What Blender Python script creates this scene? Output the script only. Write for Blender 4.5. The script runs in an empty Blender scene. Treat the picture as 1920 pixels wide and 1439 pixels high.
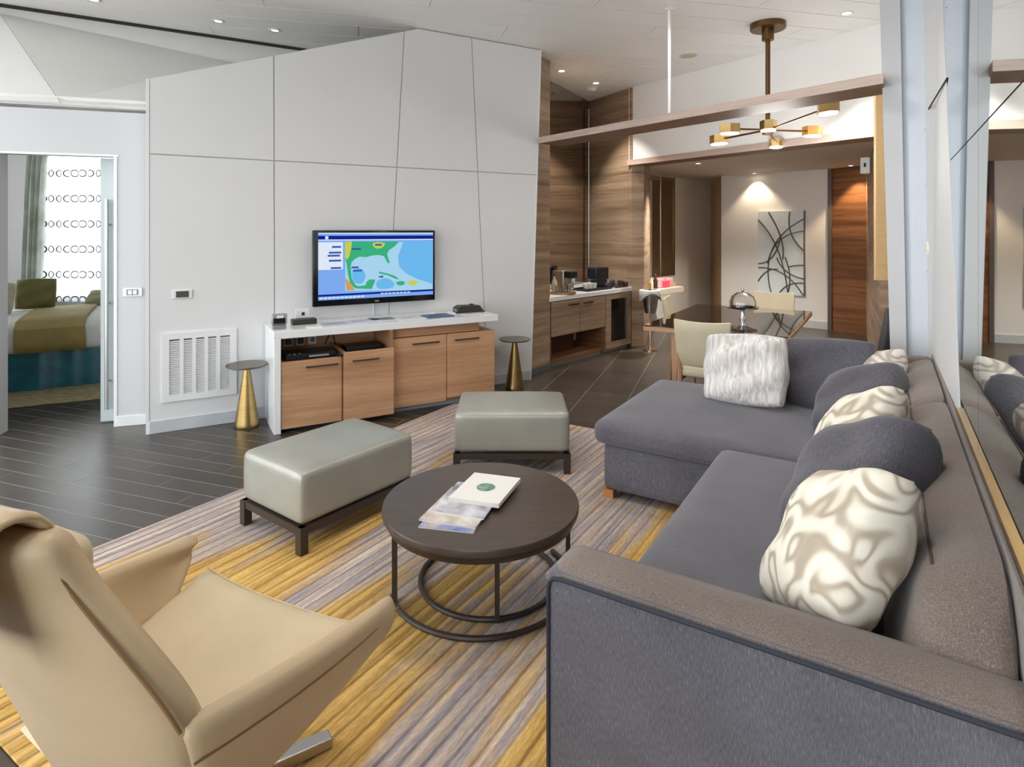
import bpy, bmesh, math, random
from mathutils import Vector, Matrix
R = math.radians
random.seed(7)
SC = bpy.context.scene
COL = SC.collection

# ------------------------------------------------------------------ camera
cam_d = bpy.data.cameras.new('camera')
cam_d.sensor_width = 36.0
cam_d.lens = 36.0 * 1130.0 / 1920.0
cam_d.shift_y = -(719.5 - 433.0) / 1920.0
cam_d.clip_start = 0.05
cam = bpy.data.objects.new('camera', cam_d)
cam.location = (0, 0, 1.6)
cam.rotation_euler = (R(90), 0, 0)
COL.objects.link(cam)
SC.camera = cam

# ------------------------------------------------------------------ world (bright overcast sky)
wd = bpy.data.worlds.new('sky')
SC.world = wd
wd.use_nodes = True
bg = wd.node_tree.nodes['Background']
bg.inputs[0].default_value = (0.90, 0.95, 1.0, 1)
bg.inputs[1].default_value = 3.0

# ------------------------------------------------------------------ exposure
vs = SC.view_settings
vs.view_transform = 'Standard'
vs.look = 'None'
vs.gamma = 1.0
vs.use_curve_mapping = False
vs.exposure = 0.80
SC.cycles.max_bounces = 10
SC.cycles.diffuse_bounces = 6
SC.cycles.glossy_bounces = 5
SC.cycles.transmission_bounces = 6
SC.cycles.transparent_max_bounces = 8
SC.cycles.sample_clamp_indirect = 6.0
SC.cycles.caustics_reflective = False
SC.cycles.caustics_refractive = False


def portal(name, loc, rot, sx, sy):
    l = bpy.data.lights.new(name, 'AREA')
    l.shape = 'RECTANGLE'; l.size = sx; l.size_y = sy
    l.cycles.is_portal = True
    o = bpy.data.objects.new(name, l)
    o.location = loc; o.rotation_euler = rot
    COL.objects.link(o)


# daylight comes through the window wall on the left and behind the camera
portal('daylight_portal', (-5.05, 0.9, 1.9), (0, R(-90), 0), 3.3, 6.8)
portal('daylight_portal', (-3.1, -2.65, 1.9), (R(90), 0, 0), 3.6, 3.3)
portal('daylight_portal', (-8.45, 6.3, 1.6), (0, R(-90), 0), 1.4, 1.4)  # serves the unseen side opening added to brighten the bedroom
portal('daylight_portal', (-6.1, 8.68, 1.7), (R(-90), 0, 0), 1.4, 2.1)


# ------------------------------------------------------------------ materials
MATS = {}


def lin(c):
    return tuple(((v / 255.0) / 12.92 if v / 255.0 <= 0.04045 else ((v / 255.0 + 0.055) / 1.055) ** 2.4) for v in c) + (1.0,)


def mat(name, rgb=(200, 200, 200), rough=0.6, metal=0.0, noise=0.06, scale=6.0, stretch=(1, 1, 1), bump=0.0,
        bscale=60.0, bstretch=None, spec=0.5, emit=None, estr=0.0, sheen=0.0, coat=0.0, trans=0.0, alpha=1.0, ior=1.45,
        rgb2=None, coords='Object', objvar=0.0):
    if name in MATS:
        return MATS[name]
    m = bpy.data.materials.new(name)
    m.use_nodes = True
    nt = m.node_tree
    N, L = nt.nodes, nt.links
    b = N['Principled BSDF']
    b.inputs['Roughness'].default_value = rough
    b.inputs['Metallic'].default_value = metal
    b.inputs['Specular IOR Level'].default_value = spec
    b.inputs['IOR'].default_value = ior
    b.inputs['Sheen Weight'].default_value = sheen
    b.inputs['Coat Weight'].default_value = coat
    b.inputs['Transmission Weight'].default_value = trans
    b.inputs['Alpha'].default_value = alpha
    tc = N.new('ShaderNodeTexCoord')
    mp = N.new('ShaderNodeMapping')
    mp.inputs['Scale'].default_value = stretch
    L.new(tc.outputs[coords], mp.inputs['Vector'])
    nz = N.new('ShaderNodeTexNoise')
    nz.inputs['Scale'].default_value = scale
    nz.inputs['Detail'].default_value = 4
    L.new(mp.outputs[0], nz.inputs['Vector'])
    cr = N.new('ShaderNodeValToRGB')
    c = lin(rgb)
    if rgb2:
        c1, c2 = c, lin(rgb2)
    else:
        c1 = tuple(max(0, v * (1 - noise)) for v in c[:3]) + (1,)
        c2 = tuple(min(1, v * (1 + noise)) for v in c[:3]) + (1,)
    cr.color_ramp.elements[0].position = 0.3
    cr.color_ramp.elements[1].position = 0.7
    cr.color_ramp.elements[0].color = c1
    cr.color_ramp.elements[1].color = c2
    L.new(nz.outputs['Fac'], cr.inputs[0])
    out = cr.outputs[0]
    if objvar:
        oi = N.new('ShaderNodeObjectInfo')
        mr = N.new('ShaderNodeMapRange')
        mr.inputs[3].default_value = 1 - objvar
        mr.inputs[4].default_value = 1 + objvar
        L.new(oi.outputs['Random'], mr.inputs[0])
        hv = N.new('ShaderNodeHueSaturation')
        L.new(mr.outputs[0], hv.inputs['Value'])
        L.new(out, hv.inputs['Color'])
        out = hv.outputs[0]
    L.new(out, b.inputs['Base Color'])
    if bump:
        mp2 = N.new('ShaderNodeMapping')
        mp2.inputs['Scale'].default_value = bstretch or (1, 1, 1)
        L.new(tc.outputs[coords], mp2.inputs['Vector'])
        n2 = N.new('ShaderNodeTexNoise')
        n2.inputs['Scale'].default_value = bscale
        n2.inputs['Detail'].default_value = 3
        L.new(mp2.outputs[0], n2.inputs['Vector'])
        bp = N.new('ShaderNodeBump')
        bp.inputs['Strength'].default_value = bump
        bp.inputs['Distance'].default_value = 0.01
        L.new(n2.outputs['Fac'], bp.inputs['Height'])
        L.new(bp.outputs[0], b.inputs['Normal'])
    if emit:
        b.inputs['Emission Color'].default_value = lin(emit)
        b.inputs['Emission Strength'].default_value = estr
    MATS[name] = m
    return m


def wood(name, dark, mid, light, rough=0.45, band=14.0, coat=0.0, axis='z'):
    """horizontal zebra grain: bands stacked along the axis, drawn out across it"""
    if name in MATS:
        return MATS[name]
    m = mat(name, mid, rough=rough, coat=coat)
    nt = m.node_tree
    N, L = nt.nodes, nt.links
    b = N['Principled BSDF']
    tc = N.new('ShaderNodeTexCoord')
    mp = N.new('ShaderNodeMapping')
    s = [0.45, 0.45, 0.45]
    s['xyz'.index(axis)] = band
    mp.inputs['Scale'].default_value = s
    L.new(tc.outputs['Object'], mp.inputs['Vector'])
    n1 = N.new('ShaderNodeTexNoise')
    n1.inputs['Scale'].default_value = 1.0
    n1.inputs['Detail'].default_value = 6
    n1.inputs['Roughness'].default_value = 0.65
    L.new(mp.outputs[0], n1.inputs['Vector'])
    mp2 = N.new('ShaderNodeMapping')
    s2 = [4.0, 4.0, 4.0]
    s2['xyz'.index(axis)] = band * 14
    mp2.inputs['Scale'].default_value = s2
    L.new(tc.outputs['Object'], mp2.inputs['Vector'])
    n2 = N.new('ShaderNodeTexNoise')
    n2.inputs['Scale'].default_value = 1.0
    n2.inputs['Detail'].default_value = 3
    L.new(mp2.outputs[0], n2.inputs['Vector'])
    mx = N.new('ShaderNodeMix')
    mx.inputs[0].default_value = 0.25
    L.new(n1.outputs['Fac'], mx.inputs[2])
    L.new(n2.outputs['Fac'], mx.inputs[3])
    cr = N.new('ShaderNodeValToRGB')
    cr.color_ramp.elements[0].position = 0.33
    cr.color_ramp.elements[0].color = lin(dark)
    cr.color_ramp.elements[1].position = 0.66
    cr.color_ramp.elements[1].color = lin(light)
    e = cr.color_ramp.elements.new(0.5)
    e.color = lin(mid)
    L.new(mx.outputs[0], cr.inputs[0])
    L.new(cr.outputs[0], b.inputs['Base Color'])
    return m


def glow(name, rgb, strength):
    if name in MATS:
        return MATS[name]
    m = bpy.data.materials.new(name)
    m.use_nodes = True
    nt = m.node_tree
    nt.nodes.clear()
    e = nt.nodes.new('ShaderNodeEmission')
    e.inputs[0].default_value = lin(rgb)
    e.inputs[1].default_value = strength
    o = nt.nodes.new('ShaderNodeOutputMaterial')
    nt.links.new(e.outputs[0], o.inputs[0])
    MATS[name] = m
    return m


W_WALL = mat('white_wall_panel', (226, 226, 226), rough=0.55, noise=0.012, scale=3)
W_PAINT = mat('white_paint', (234, 233, 230), rough=0.6, noise=0.012, scale=3)
W_TRIM = mat('white_trim', (236, 236, 236), rough=0.4, noise=0.01)
W_CEIL = mat('ceiling_white', (243, 242, 239), rough=0.5, noise=0.012, objvar=0.012)
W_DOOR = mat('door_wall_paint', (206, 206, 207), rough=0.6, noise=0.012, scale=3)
GAPGREY = mat('joint_grey', (172, 168, 160), rough=0.8)
GAPDARK = mat('joint_dark', (50, 47, 44), rough=0.9)
PLANK = mat('dark_plank_tile', (56, 48, 41), rough=0.30, spec=1.0, noise=0.18, scale=2.2, stretch=(2, 22, 1), bump=0.06, bscale=4,
            bstretch=(2, 60, 1), objvar=0.22)
GROUT = mat('light_grout', (170, 160, 147), rough=0.7)
WALNUT = wood('walnut_veneer', (112, 90, 70), (156, 131, 107), (186, 160, 136), band=11)
WALNUT_D = wood('dark_walnut_veneer', (84, 54, 36), (124, 84, 56), (154, 110, 78), band=11)
OAK = wood('warm_oak_veneer', (160, 118, 84), (192, 147, 110), (212, 172, 136), band=9, rough=0.42)
BEAMWOOD = wood('beam_wood', (92, 66, 48), (124, 92, 70), (146, 114, 92), band=3, rough=0.5)
MARBLE = mat('white_marble', (240, 241, 241), rough=0.2, noise=0.025, scale=5, coat=0.3)
BRASS = mat('aged_brass', (176, 148, 96), rough=0.32, metal=1.0, noise=0.12, scale=3, stretch=(1, 1, 14))
BRASS_D = mat('dark_bronze', (110, 82, 54), rough=0.38, metal=1.0, noise=0.06)
BRASS_L = mat('polished_brass', (214, 178, 118), rough=0.25, metal=1.0, noise=0.05)
STEEL = mat('brushed_steel', (190, 188, 184), rough=0.3, metal=1.0, noise=0.05)
CHROME = mat('chrome', (215, 215, 218), rough=0.12, metal=1.0, noise=0.02)
BLACK = mat('black_plastic', (22, 22, 24), rough=0.4)
BLACKG = mat('black_gloss', (12, 12, 14), rough=0.12)
DARKWOOD = mat('espresso_wood', (80, 69, 61), rough=0.30, noise=0.12, scale=4, stretch=(1, 8, 1))
ESPRESSO_LEG = mat('espresso_metal', (58, 47, 41), rough=0.4, noise=0.06)
OTT = mat('pewter_leather', (163, 162, 152), rough=0.34, noise=0.07, scale=5, bump=0.12, bscale=140, metal=0.25, spec=0.6)
TAN = mat('beige_leather', (202, 177, 141), rough=0.38, noise=0.06, scale=4, bump=0.10, bscale=180, spec=0.5)
TAN_D = mat('tan_leather_inside', (215, 195, 160), rough=0.42, noise=0.07, scale=4, bump=0.10, bscale=160)
THREAD = mat('brown_seam', (136, 104, 70), rough=0.7)
CHAIRLEA = mat('cream_leather', (200, 188, 160), rough=0.4, noise=0.05)
CHAIRWOOD = mat('pale_wood_leg', (176, 138, 104), rough=0.45, noise=0.1, scale=5, stretch=(6, 6, 1))
MIRROR = mat('mirror_glass', (205, 214, 214), rough=0.015, metal=1.0, noise=0.005)
MIRROR_D = mat('smoked_mirror', (196, 188, 178), rough=0.02, metal=1.0, noise=0.005)


def sofa_fabric(name, rgb, rgb_b, speck):
    m = mat(name, rgb, rough=0.85, sheen=0.25, spec=0.2)
    nt = m.node_tree
    N, L = nt.nodes, nt.links
    b = N['Principled BSDF']
    tc = N.new('ShaderNodeTexCoord')
    mp = N.new('ShaderNodeMapping')
    mp.inputs['Scale'].default_value = (330, 330, 60)
    L.new(tc.outputs['Object'], mp.inputs[0])
    n1 = N.new('ShaderNodeTexNoise')
    n1.inputs['Scale'].default_value = 1.0
    n1.inputs['Detail'].default_value = 3
    L.new(mp.outputs[0], n1.inputs['Vector'])
    cr = N.new('ShaderNodeValToRGB')
    cr.color_ramp.elements[0].position = 0.35
    cr.color_ramp.elements[0].color = lin(rgb)
    cr.color_ramp.elements[1].position = 0.62
    cr.color_ramp.elements[1].color = lin(rgb_b)
    e = cr.color_ramp.elements.new(0.78)
    e.color = lin(speck)
    L.new(n1.outputs['Fac'], cr.inputs[0])
    n3 = N.new('ShaderNodeTexNoise')
    n3.inputs['Scale'].default_value = 3.5
    n3.inputs['Detail'].default_value = 3
    L.new(tc.outputs['Object'], n3.inputs['Vector'])
    hv = N.new('ShaderNodeHueSaturation')
    mr = N.new('ShaderNodeMapRange')
    mr.inputs[1].default_value = 0.3
    mr.inputs[2].default_value = 0.7
    mr.inputs[3].default_value = 0.86
    mr.inputs[4].default_value = 1.14
    L.new(n3.outputs['Fac'], mr.inputs[0])
    L.new(mr.outputs[0], hv.inputs['Value'])
    L.new(cr.outputs[0], hv.inputs['Color'])
    L.new(hv.outputs[0], b.inputs['Base Color'])
    bp = N.new('ShaderNodeBump')
    bp.inputs['Strength'].default_value = 0.25
    bp.inputs['Distance'].default_value = 0.004
    L.new(n1.outputs['Fac'], bp.inputs['Height'])
    L.new(bp.outputs[0], b.inputs['Normal'])
    return m


FAB = sofa_fabric('grey_chenille', (88, 86, 93), (105, 103, 109), (132, 129, 133))
FAB_WARM = sofa_fabric('warm_lit_chenille', (108, 96, 89), (130, 117, 109), (166, 152, 140))  # browner copy of the grey fabric: warm light and nap put into the colour
PIPE = mat('navy_piping', (44, 46, 58), rough=0.7)


def swirl_fabric(name, light, mid, dark, scale=5.0, dist=3.2):
    m = mat(name, light, rough=0.55, spec=0.4)
    nt = m.node_tree
    N, L = nt.nodes, nt.links
    b = N['Principled BSDF']
    tc = N.new('ShaderNodeTexCoord')
    nz = N.new('ShaderNodeTexNoise')
    nz.inputs['Scale'].default_value = scale
    nz.inputs['Detail'].default_value = 1.0
    nz.inputs['Distortion'].default_value = 0.6
    L.new(tc.outputs['Object'], nz.inputs['Vector'])
    mt = N.new('ShaderNodeMath')
    mt.operation = 'MULTIPLY'
    mt.inputs[1].default_value = dist * 10
    L.new(nz.outputs['Fac'], mt.inputs[0])
    sn = N.new('ShaderNodeMath')
    sn.operation = 'SINE'
    L.new(mt.outputs[0], sn.inputs[0])
    mr = N.new('ShaderNodeMapRange')
    mr.inputs[1].default_value = -1
    mr.inputs[2].default_value = 1
    L.new(sn.outputs[0], mr.inputs[0])
    cr = N.new('ShaderNodeValToRGB')
    cr.color_ramp.elements[0].position = 0.0
    cr.color_ramp.elements[0].color = lin(dark)
    cr.color_ramp.elements[1].position = 0.8
    cr.color_ramp.elements[1].color = lin(light)
    e = cr.color_ramp.elements.new(0.35)
    e.color = lin(mid)
    L.new(mr.outputs[0], cr.inputs[0])
    L.new(cr.outputs[0], b.inputs['Base Color'])
    return m


SWIRL = swirl_fabric('cream_swirl_satin', (242, 235, 219), (226, 216, 198), (182, 169, 150), 6.0, 3.6)
SWIRL_L = swirl_fabric('pale_vein_satin', (232, 226, 216), (218, 208, 196), (176, 164, 152), 7.5, 2.0)
KNIT = mat('white_fur_knit', (242, 239, 236), rough=0.9, rgb2=(186, 177, 170), scale=1.0, stretch=(48, 48, 3.5), sheen=0.3,
           bump=1.0, bscale=1.0, bstretch=(48, 48, 5))


def rug_material():
    m = mat('striped_rug', (180, 165, 150), rough=0.95, spec=0.1)
    nt = m.node_tree
    N, L = nt.nodes, nt.links
    b = N['Principled BSDF']
    tc = N.new('ShaderNodeTexCoord')

    def noise(scale, detail=3, rough=0.55, off=(0, 0, 0)):
        mp = N.new('ShaderNodeMapping')
        mp.inputs['Scale'].default_value = scale
        mp.inputs['Location'].default_value = off
        L.new(tc.outputs['Object'], mp.inputs[0])
        n = N.new('ShaderNodeTexNoise')
        n.inputs['Scale'].default_value = 1.0
        n.inputs['Detail'].default_value = detail
        n.inputs['Roughness'].default_value = rough
        L.new(mp.outputs[0], n.inputs['Vector'])
        return n.outputs['Fac']

    # streaks run along the rug's length (local y)
    streak = noise((34, 1.5, 1), 5, 0.65)
    cr = N.new('ShaderNodeValToRGB')
    el = cr.color_ramp.elements
    el[0].position = 0.30
    el[0].color = lin((136, 126, 128))
    el[1].position = 0.68
    el[1].color = lin((216, 200, 188))
    e = el.new(0.42)
    e.color = lin((160, 152, 158))
    e = el.new(0.54)
    e.color = lin((190, 170, 154))
    L.new(streak, cr.inputs[0])
    gold = N.new('ShaderNodeValToRGB')
    el = gold.color_ramp.elements
    el[0].position = 0.35
    el[0].color = lin((178, 136, 74))
    el[1].position = 0.68
    el[1].color = lin((228, 188, 114))
    L.new(streak, gold.inputs[0])
    big = noise((2.6, 0.55, 1), 2, 0.5, (3.1, 0.35, 0))
    fine = noise((18, 1.6, 1), 3, 0.6, (7, 2, 0))
    # gold dyes gather toward the near end of the rug
    sp = N.new('ShaderNodeSeparateXYZ')
    L.new(tc.outputs['Object'], sp.inputs[0])
    bias = N.new('ShaderNodeMapRange')
    bias.inputs[1].default_value = -1.9
    bias.inputs[2].default_value = 1.4
    bias.inputs[3].default_value = 0.20
    bias.inputs[4].default_value = -0.10
    L.new(sp.outputs[1], bias.inputs[0])
    bx = N.new('ShaderNodeMapRange')
    bx.inputs[1].default_value = -1.45
    bx.inputs[2].default_value = -0.75
    bx.inputs[3].default_value = -0.16
    bx.inputs[4].default_value = 0.0
    L.new(sp.outputs[0], bx.inputs[0])
    a1 = N.new('ShaderNodeMath')
    a1.operation = 'MULTIPLY_ADD'
    L.new(fine, a1.inputs[0])
    a1.inputs[1].default_value = 0.35
    L.new(big, a1.inputs[2])
    a2 = N.new('ShaderNodeMath')
    L.new(a1.outputs[0], a2.inputs[0])
    L.new(bias.outputs[0], a2.inputs[1])
    a3 = N.new('ShaderNodeMath')
    L.new(a2.outputs[0], a3.inputs[0])
    L.new(bx.outputs[0], a3.inputs[1])
    msk = N.new('ShaderNodeMapRange')
    msk.inputs[1].default_value = 0.70
    msk.inputs[2].default_value = 0.80
    L.new(a3.outputs[0], msk.inputs[0])
    mx = N.new('ShaderNodeMix')
    mx.data_type = 'RGBA'
    L.new(msk.outputs[0], mx.inputs[0])
    L.new(cr.outputs[0], mx.inputs[6])
    L.new(gold.outputs[0], mx.inputs[7])
    # ribs
    wv = N.new('ShaderNodeTexWave')
    wv.inputs['Scale'].default_value = 5.2
    wv.inputs['Distortion'].default_value = 0.25
    wv.inputs['Detail'].default_value = 1
    L.new(tc.outputs['Object'], wv.inputs['Vector'])
    rr = N.new('ShaderNodeMapRange')
    rr.inputs[1].default_value = 0.02
    rr.inputs[2].default_value = 0.16
    rr.inputs[3].default_value = 0.62
    rr.inputs[4].default_value = 1.0
    L.new(wv.outputs['Fac'], rr.inputs[0])
    hv = N.new('ShaderNodeHueSaturation')
    L.new(rr.outputs[0], hv.inputs['Value'])
    L.new(mx.outputs[2], hv.inputs['Color'])
    L.new(hv.outputs[0], b.inputs['Base Color'])
    tuft = noise((190, 28, 1), 2, 0.6, (1, 5, 0))
    tr2 = N.new('ShaderNodeMapRange')
    tr2.inputs[1].default_value = 0.3
    tr2.inputs[2].default_value = 0.7
    tr2.inputs[3].default_value = 0.80
    tr2.inputs[4].default_value = 1.18
    L.new(tuft, tr2.inputs[0])
    mu = N.new('ShaderNodeMath')
    mu.operation = 'MULTIPLY'
    L.new(rr.outputs[0], mu.inputs[0])
    L.new(tr2.outputs[0], mu.inputs[1])
    L.new(mu.outputs[0], hv.inputs['Value'])
    bp = N.new('ShaderNodeBump')
    bp.inputs['Strength'].default_value = 0.5
    bp.inputs['Distance'].default_value = 0.006
    L.new(wv.outputs['Fac'], bp.inputs['Height'])
    L.new(bp.outputs[0], b.inputs['Normal'])
    return m


# ------------------------------------------------------------------ mesh helpers
class M:
    def __init__(self):
        self.v, self.f = [], []

    def add(self, vs_, fs):
        n = len(self.v)
        self.v += [tuple(p) for p in vs_]
        self.f += [tuple(i + n for i in q) for q in fs]
        return self

    def box(self, x0, x1, y0, y1, z0, z1):
        v = [(x0, y0, z0), (x1, y0, z0), (x1, y1, z0), (x0, y1, z0), (x0, y0, z1), (x1, y0, z1), (x1, y1, z1), (x0, y1, z1)]
        return self.add(v, [(3, 2, 1, 0), (4, 5, 6, 7), (0, 1, 5, 4), (1, 2, 6, 5), (2, 3, 7, 6), (3, 0, 4, 7)])

    def prism(self, poly, z0, z1, top=None):
        """poly: counter-clockwise xy; top: optional xy list for the upper ring; z's may be lists"""
        n = len(poly)
        top = top or poly
        za = z0 if isinstance(z0, (list, tuple)) else [z0] * n
        zb = z1 if isinstance(z1, (list, tuple)) else [z1] * n
        v = [(p[0], p[1], za[i]) for i, p in enumerate(poly)] + [(p[0], p[1], zb[i]) for i, p in enumerate(top)]
        f = [tuple(range(n - 1, -1, -1)), tuple(range(n, 2 * n))] + [(i, (i + 1) % n, n + (i + 1) % n, n + i) for i in range(n)]
        return self.add(v, f)

    def slab(self, poly, y0, y1):
        """poly in xz, extruded along y"""
        n = len(poly)
        v = [(p[0], y0, p[1]) for p in poly] + [(p[0], y1, p[1]) for p in poly]
        f = [tuple(range(n)), tuple(range(2 * n - 1, n - 1, -1))] + [((i + 1) % n, i, n + i, n + (i + 1) % n) for i in range(n)]
        return self.add(v, f)

    def lathe(self, prof, c=(0, 0, 0), seg=32):
        v, f = [], []
        for r, z in prof:
            for k in range(seg):
                a = 2 * math.pi * k / seg
                v.append((c[0] + r * math.cos(a), c[1] + r * math.sin(a), c[2] + z))
        n = len(prof)
        for i in range(n - 1):
            for k in range(seg):
                k2 = (k + 1) % seg
                f.append((i * seg + k, i * seg + k2, (i + 1) * seg + k2, (i + 1) * seg + k))
        if prof[0][0] > 1e-6:
            f.append(tuple(range(seg - 1, -1, -1)))
        if prof[-1][0] > 1e-6:
            f.append(tuple(range((n - 1) * seg, n * seg)))
        return self.add(v, f)

    def tube(self, pts, r, seg=8, closed=False):
        pts = [Vector(p) for p in pts]
        n = len(pts)
        v, f = [], []
        up0 = None
        for i, p in enumerate(pts):
            if closed:
                d = pts[(i + 1) % n] - pts[i - 1]
            else:
                d = pts[min(i + 1, n - 1)] - pts[max(i - 1, 0)]
            d.normalize()
            if up0 is None:
                up0 = Vector((0, 0, 1)) if abs(d.z) < 0.9 else Vector((1, 0, 0))
            u = d.cross(up0)
            u.normalize()
            w = u.cross(d)
            w.normalize()
            up0 = w
            rr = r[i] if isinstance(r, (list, tuple)) else r
            for k in range(seg):
                a = 2 * math.pi * k / seg
                v.append(tuple(p + u * (rr * math.cos(a)) + w * (rr * math.sin(a))))
        m = n if closed else n - 1
        for i in range(m):
            j = (i + 1) % n
            for k in range(seg):
                k2 = (k + 1) % seg
                f.append((i * seg + k2, i * seg + k, j * seg + k, j * seg + k2))
        if not closed:
            f.append(tuple(range(seg)))
            f.append(tuple(range(n * seg - 1, (n - 1) * seg - 1, -1)))
        return self.add(v, f)

    def rbox(self, x0, x1, y0, y1, z0, z1, r=0.04, n=12, puff=0.0, puff_side=0.0):
        """rounded, softly puffed box"""
        hx, hy, hz = (x1 - x0) / 2, (y1 - y0) / 2, (z1 - z0) / 2
        cx, cy, cz = (x0 + x1) / 2, (y0 + y1) / 2, (z0 + z1) / 2
        r = min(r, hx, hy, hz)
        bm = bmesh.new()
        bmesh.ops.create_cube(bm, size=2)
        bmesh.ops.subdivide_edges(bm, edges=bm.edges[:], cuts=n, use_grid_fill=True)

        def mapc(t, h):
            # crowd grid lines near the edges so that the rounding has geometry
            k = max(0.0, min(1.0, abs(t)))
            s = 1 - (1 - k) ** 1.6
            return math.copysign(s * h, t)
        for vv in bm.verts:
            p = Vector((mapc(vv.co.x, hx), mapc(vv.co.y, hy), mapc(vv.co.z, hz)))
            q = Vector((max(-hx + r, min(hx - r, p.x)), max(-hy + r, min(hy - r, p.y)), max(-hz + r, min(hz - r, p.z))))
            d = p - q
            if d.length > 1e-9:
                p = q + d.normalized() * r
            ux, uy, uz = p.x / hx, p.y / hy, p.z / hz
            if puff:
                p.z += puff * max(0, 1 - ux ** 4) * max(0, 1 - uy ** 4) * (1 if uz > 0.3 else 0)
            if puff_side:
                p.x += puff_side * ux * max(0, 1 - uz ** 2)
                p.y += puff_side * uy * max(0, 1 - uz ** 2)
            vv.co = p + Vector((cx, cy, cz))
        bm.verts.index_update()
        vs_ = [tuple(vv.co) for vv in bm.verts]
        fs = [tuple(vv.index for vv in ff.verts) for ff in bm.faces]
        bm.free()
        return self.add(vs_, fs)

    def shift(self, dx, dy, dz=0):
        self.v = [(x + dx, y + dy, z + dz) for x, y, z in self.v]
        return self

    def mesh(self, name, material, smooth=40):
        me = bpy.data.meshes.new(name)
        me.from_pydata(self.v, [], self.f)
        bm = bmesh.new()
        bm.from_mesh(me)
        bmesh.ops.recalc_face_normals(bm, faces=bm.faces[:])
        bm.to_mesh(me)
        bm.free()
        if material:
            me.materials.append(material)
        if smooth:
            for p in me.polygons:
                p.use_smooth = True
            me.set_sharp_from_angle(angle=R(smooth))
        return me

    def build(self, name, material, parent=None, bevel=0.0, smooth=40, loc=None, rz=None, seg=2):
        me = self.mesh(name, material, smooth)
        o = bpy.data.objects.new(name, me)
        COL.objects.link(o)
        if parent:
            o.parent = parent
        if loc is not None:
            o.location = loc
        if rz is not None:
            o.rotation_euler = (0, 0, rz)
        if bevel:
            b = o.modifiers.new('bevel', 'BEVEL')
            b.width = bevel
            b.segments = seg
            b.limit_method = 'ANGLE'
            b.angle_limit = R(40)
        return o


def tag(o, label=None, cat=None, group=None, kind=None):
    if label:
        o['label'] = label
    if cat:
        o['category'] = cat
    if group:
        o['group'] = group
    if kind:
        o['kind'] = kind
    return o


def thing(name, label, cat, loc=(0, 0, 0), rz=0.0, group=None):
    o = bpy.data.objects.new(name, None)
    o.empty_display_size = 0.1
    COL.objects.link(o)
    o.location = loc
    o.rotation_euler = (0, 0, rz)
    return tag(o, label, cat, group)


def struct(o):
    return tag(o, kind='structure')


def copy_tree(o, parent=None):
    c = o.copy()
    COL.objects.link(c)
    c.parent = parent
    for ch in list(o.children):
        copy_tree(ch, c)
    return c


def arc(c, r, a0, a1, n, z):
    return [(c[0] + r * math.cos(R(a0 + (a1 - a0) * i / n)), c[1] + r * math.sin(R(a0 + (a1 - a0) * i / n)), z) for i in range(n + 1)]


# frames of the room
TVA = R(29.73)                       # TV wall runs along this heading
TV0 = (-2.843, 4.745)
SA = R(-31.8)                        # sofa frame: x -> o (toward the mirror), y -> a (into the room)


def TVP(t, y):
    c, s = math.cos(TVA), math.sin(TVA)
    return (TV0[0] + t * c - y * s, TV0[1] + t * s + y * c)


def OA(o, a):
    return (0.85 * o + 0.527 * a, -0.527 * o + 0.85 * a)


# ==================================================================== FLOOR
fl = M().box(-8.6, 6.6, -2.8, 13.3, -0.10, -0.0012).build('floor', GROUT)
struct(fl)
E_ = (math.cos(R(-19.4)), math.sin(R(-19.4)))
Q_ = (-E_[1], E_[0])


def inroom(x, y):
    if x < -4.95 and y < 4.3 or y < -2.5:
        return False
    if 0.85 * x - 0.527 * y > 0.5 and 0.527 * x + 0.85 * y < 4.5:
        return False
    if x > 3.6 + (y - 5.7) * 0.53 + 0.15 and y > 3.5:
        return False
    if y > 12.6 or x > 6.3 or x < -8.3:
        return False
    if x < -3 and y > 8.5:
        return False
    return True


def under_rug(x, y):
    o, a = 0.85 * x - 0.527 * y, 0.527 * x + 0.85 * y
    return -2.85 < o < 0.2 and 1.3 < a < 3.95


pl_list = []
for row in range(-40, 110):
    q = row * 0.141 + 0.07
    for zone in (0, 1):
        Ln = 0.86 if zone == 0 else 0.43
        off = (row * 0.37 % 1) * 0.86 if zone == 0 else 0.0
        for k in range(-14, 26):
            e = -2.15 - (k + 0.5) * Ln - off if zone == 0 else -2.15 + (k + 0.5) * Ln
            if zone == 0 and k < 0:
                continue
            if zone == 1 and k < 0:
                continue
            x, y = E_[0] * e + Q_[0] * q, E_[1] * e + Q_[1] * q
            if not inroom(x, y):
                continue
            if under_rug(x, y):
                continue
            seen = False
            if y > 0.8:
                px, py = 960 + 1130 * x / y, 433 + 1808 / y
                seen = -60 < px < 1980 and py < 1480
                if y > 6.0 and x < -0.6 and x > -3.2:
                    seen = False
                if x < -3.2 and y > 6.3:
                    seen = False
                if 0.85 * x - 0.527 * y > -0.5 and 0.527 * x + 0.85 * y < 4.6:
                    seen = False
            pl_list.append((0 if seen else 1, y, x, zone, e, q))
pl_list.sort()
pm = [M().box(-0.427, 0.427, -0.0675, 0.0675, -0.012, 0.0).mesh('floor_plank', PLANK, 0),
      M().box(-0.2135, 0.2135, -0.0692, 0.0692, -0.012, 0.0).mesh('floor_plank', PLANK, 0)]
rest = M()
cnt = 0
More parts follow.
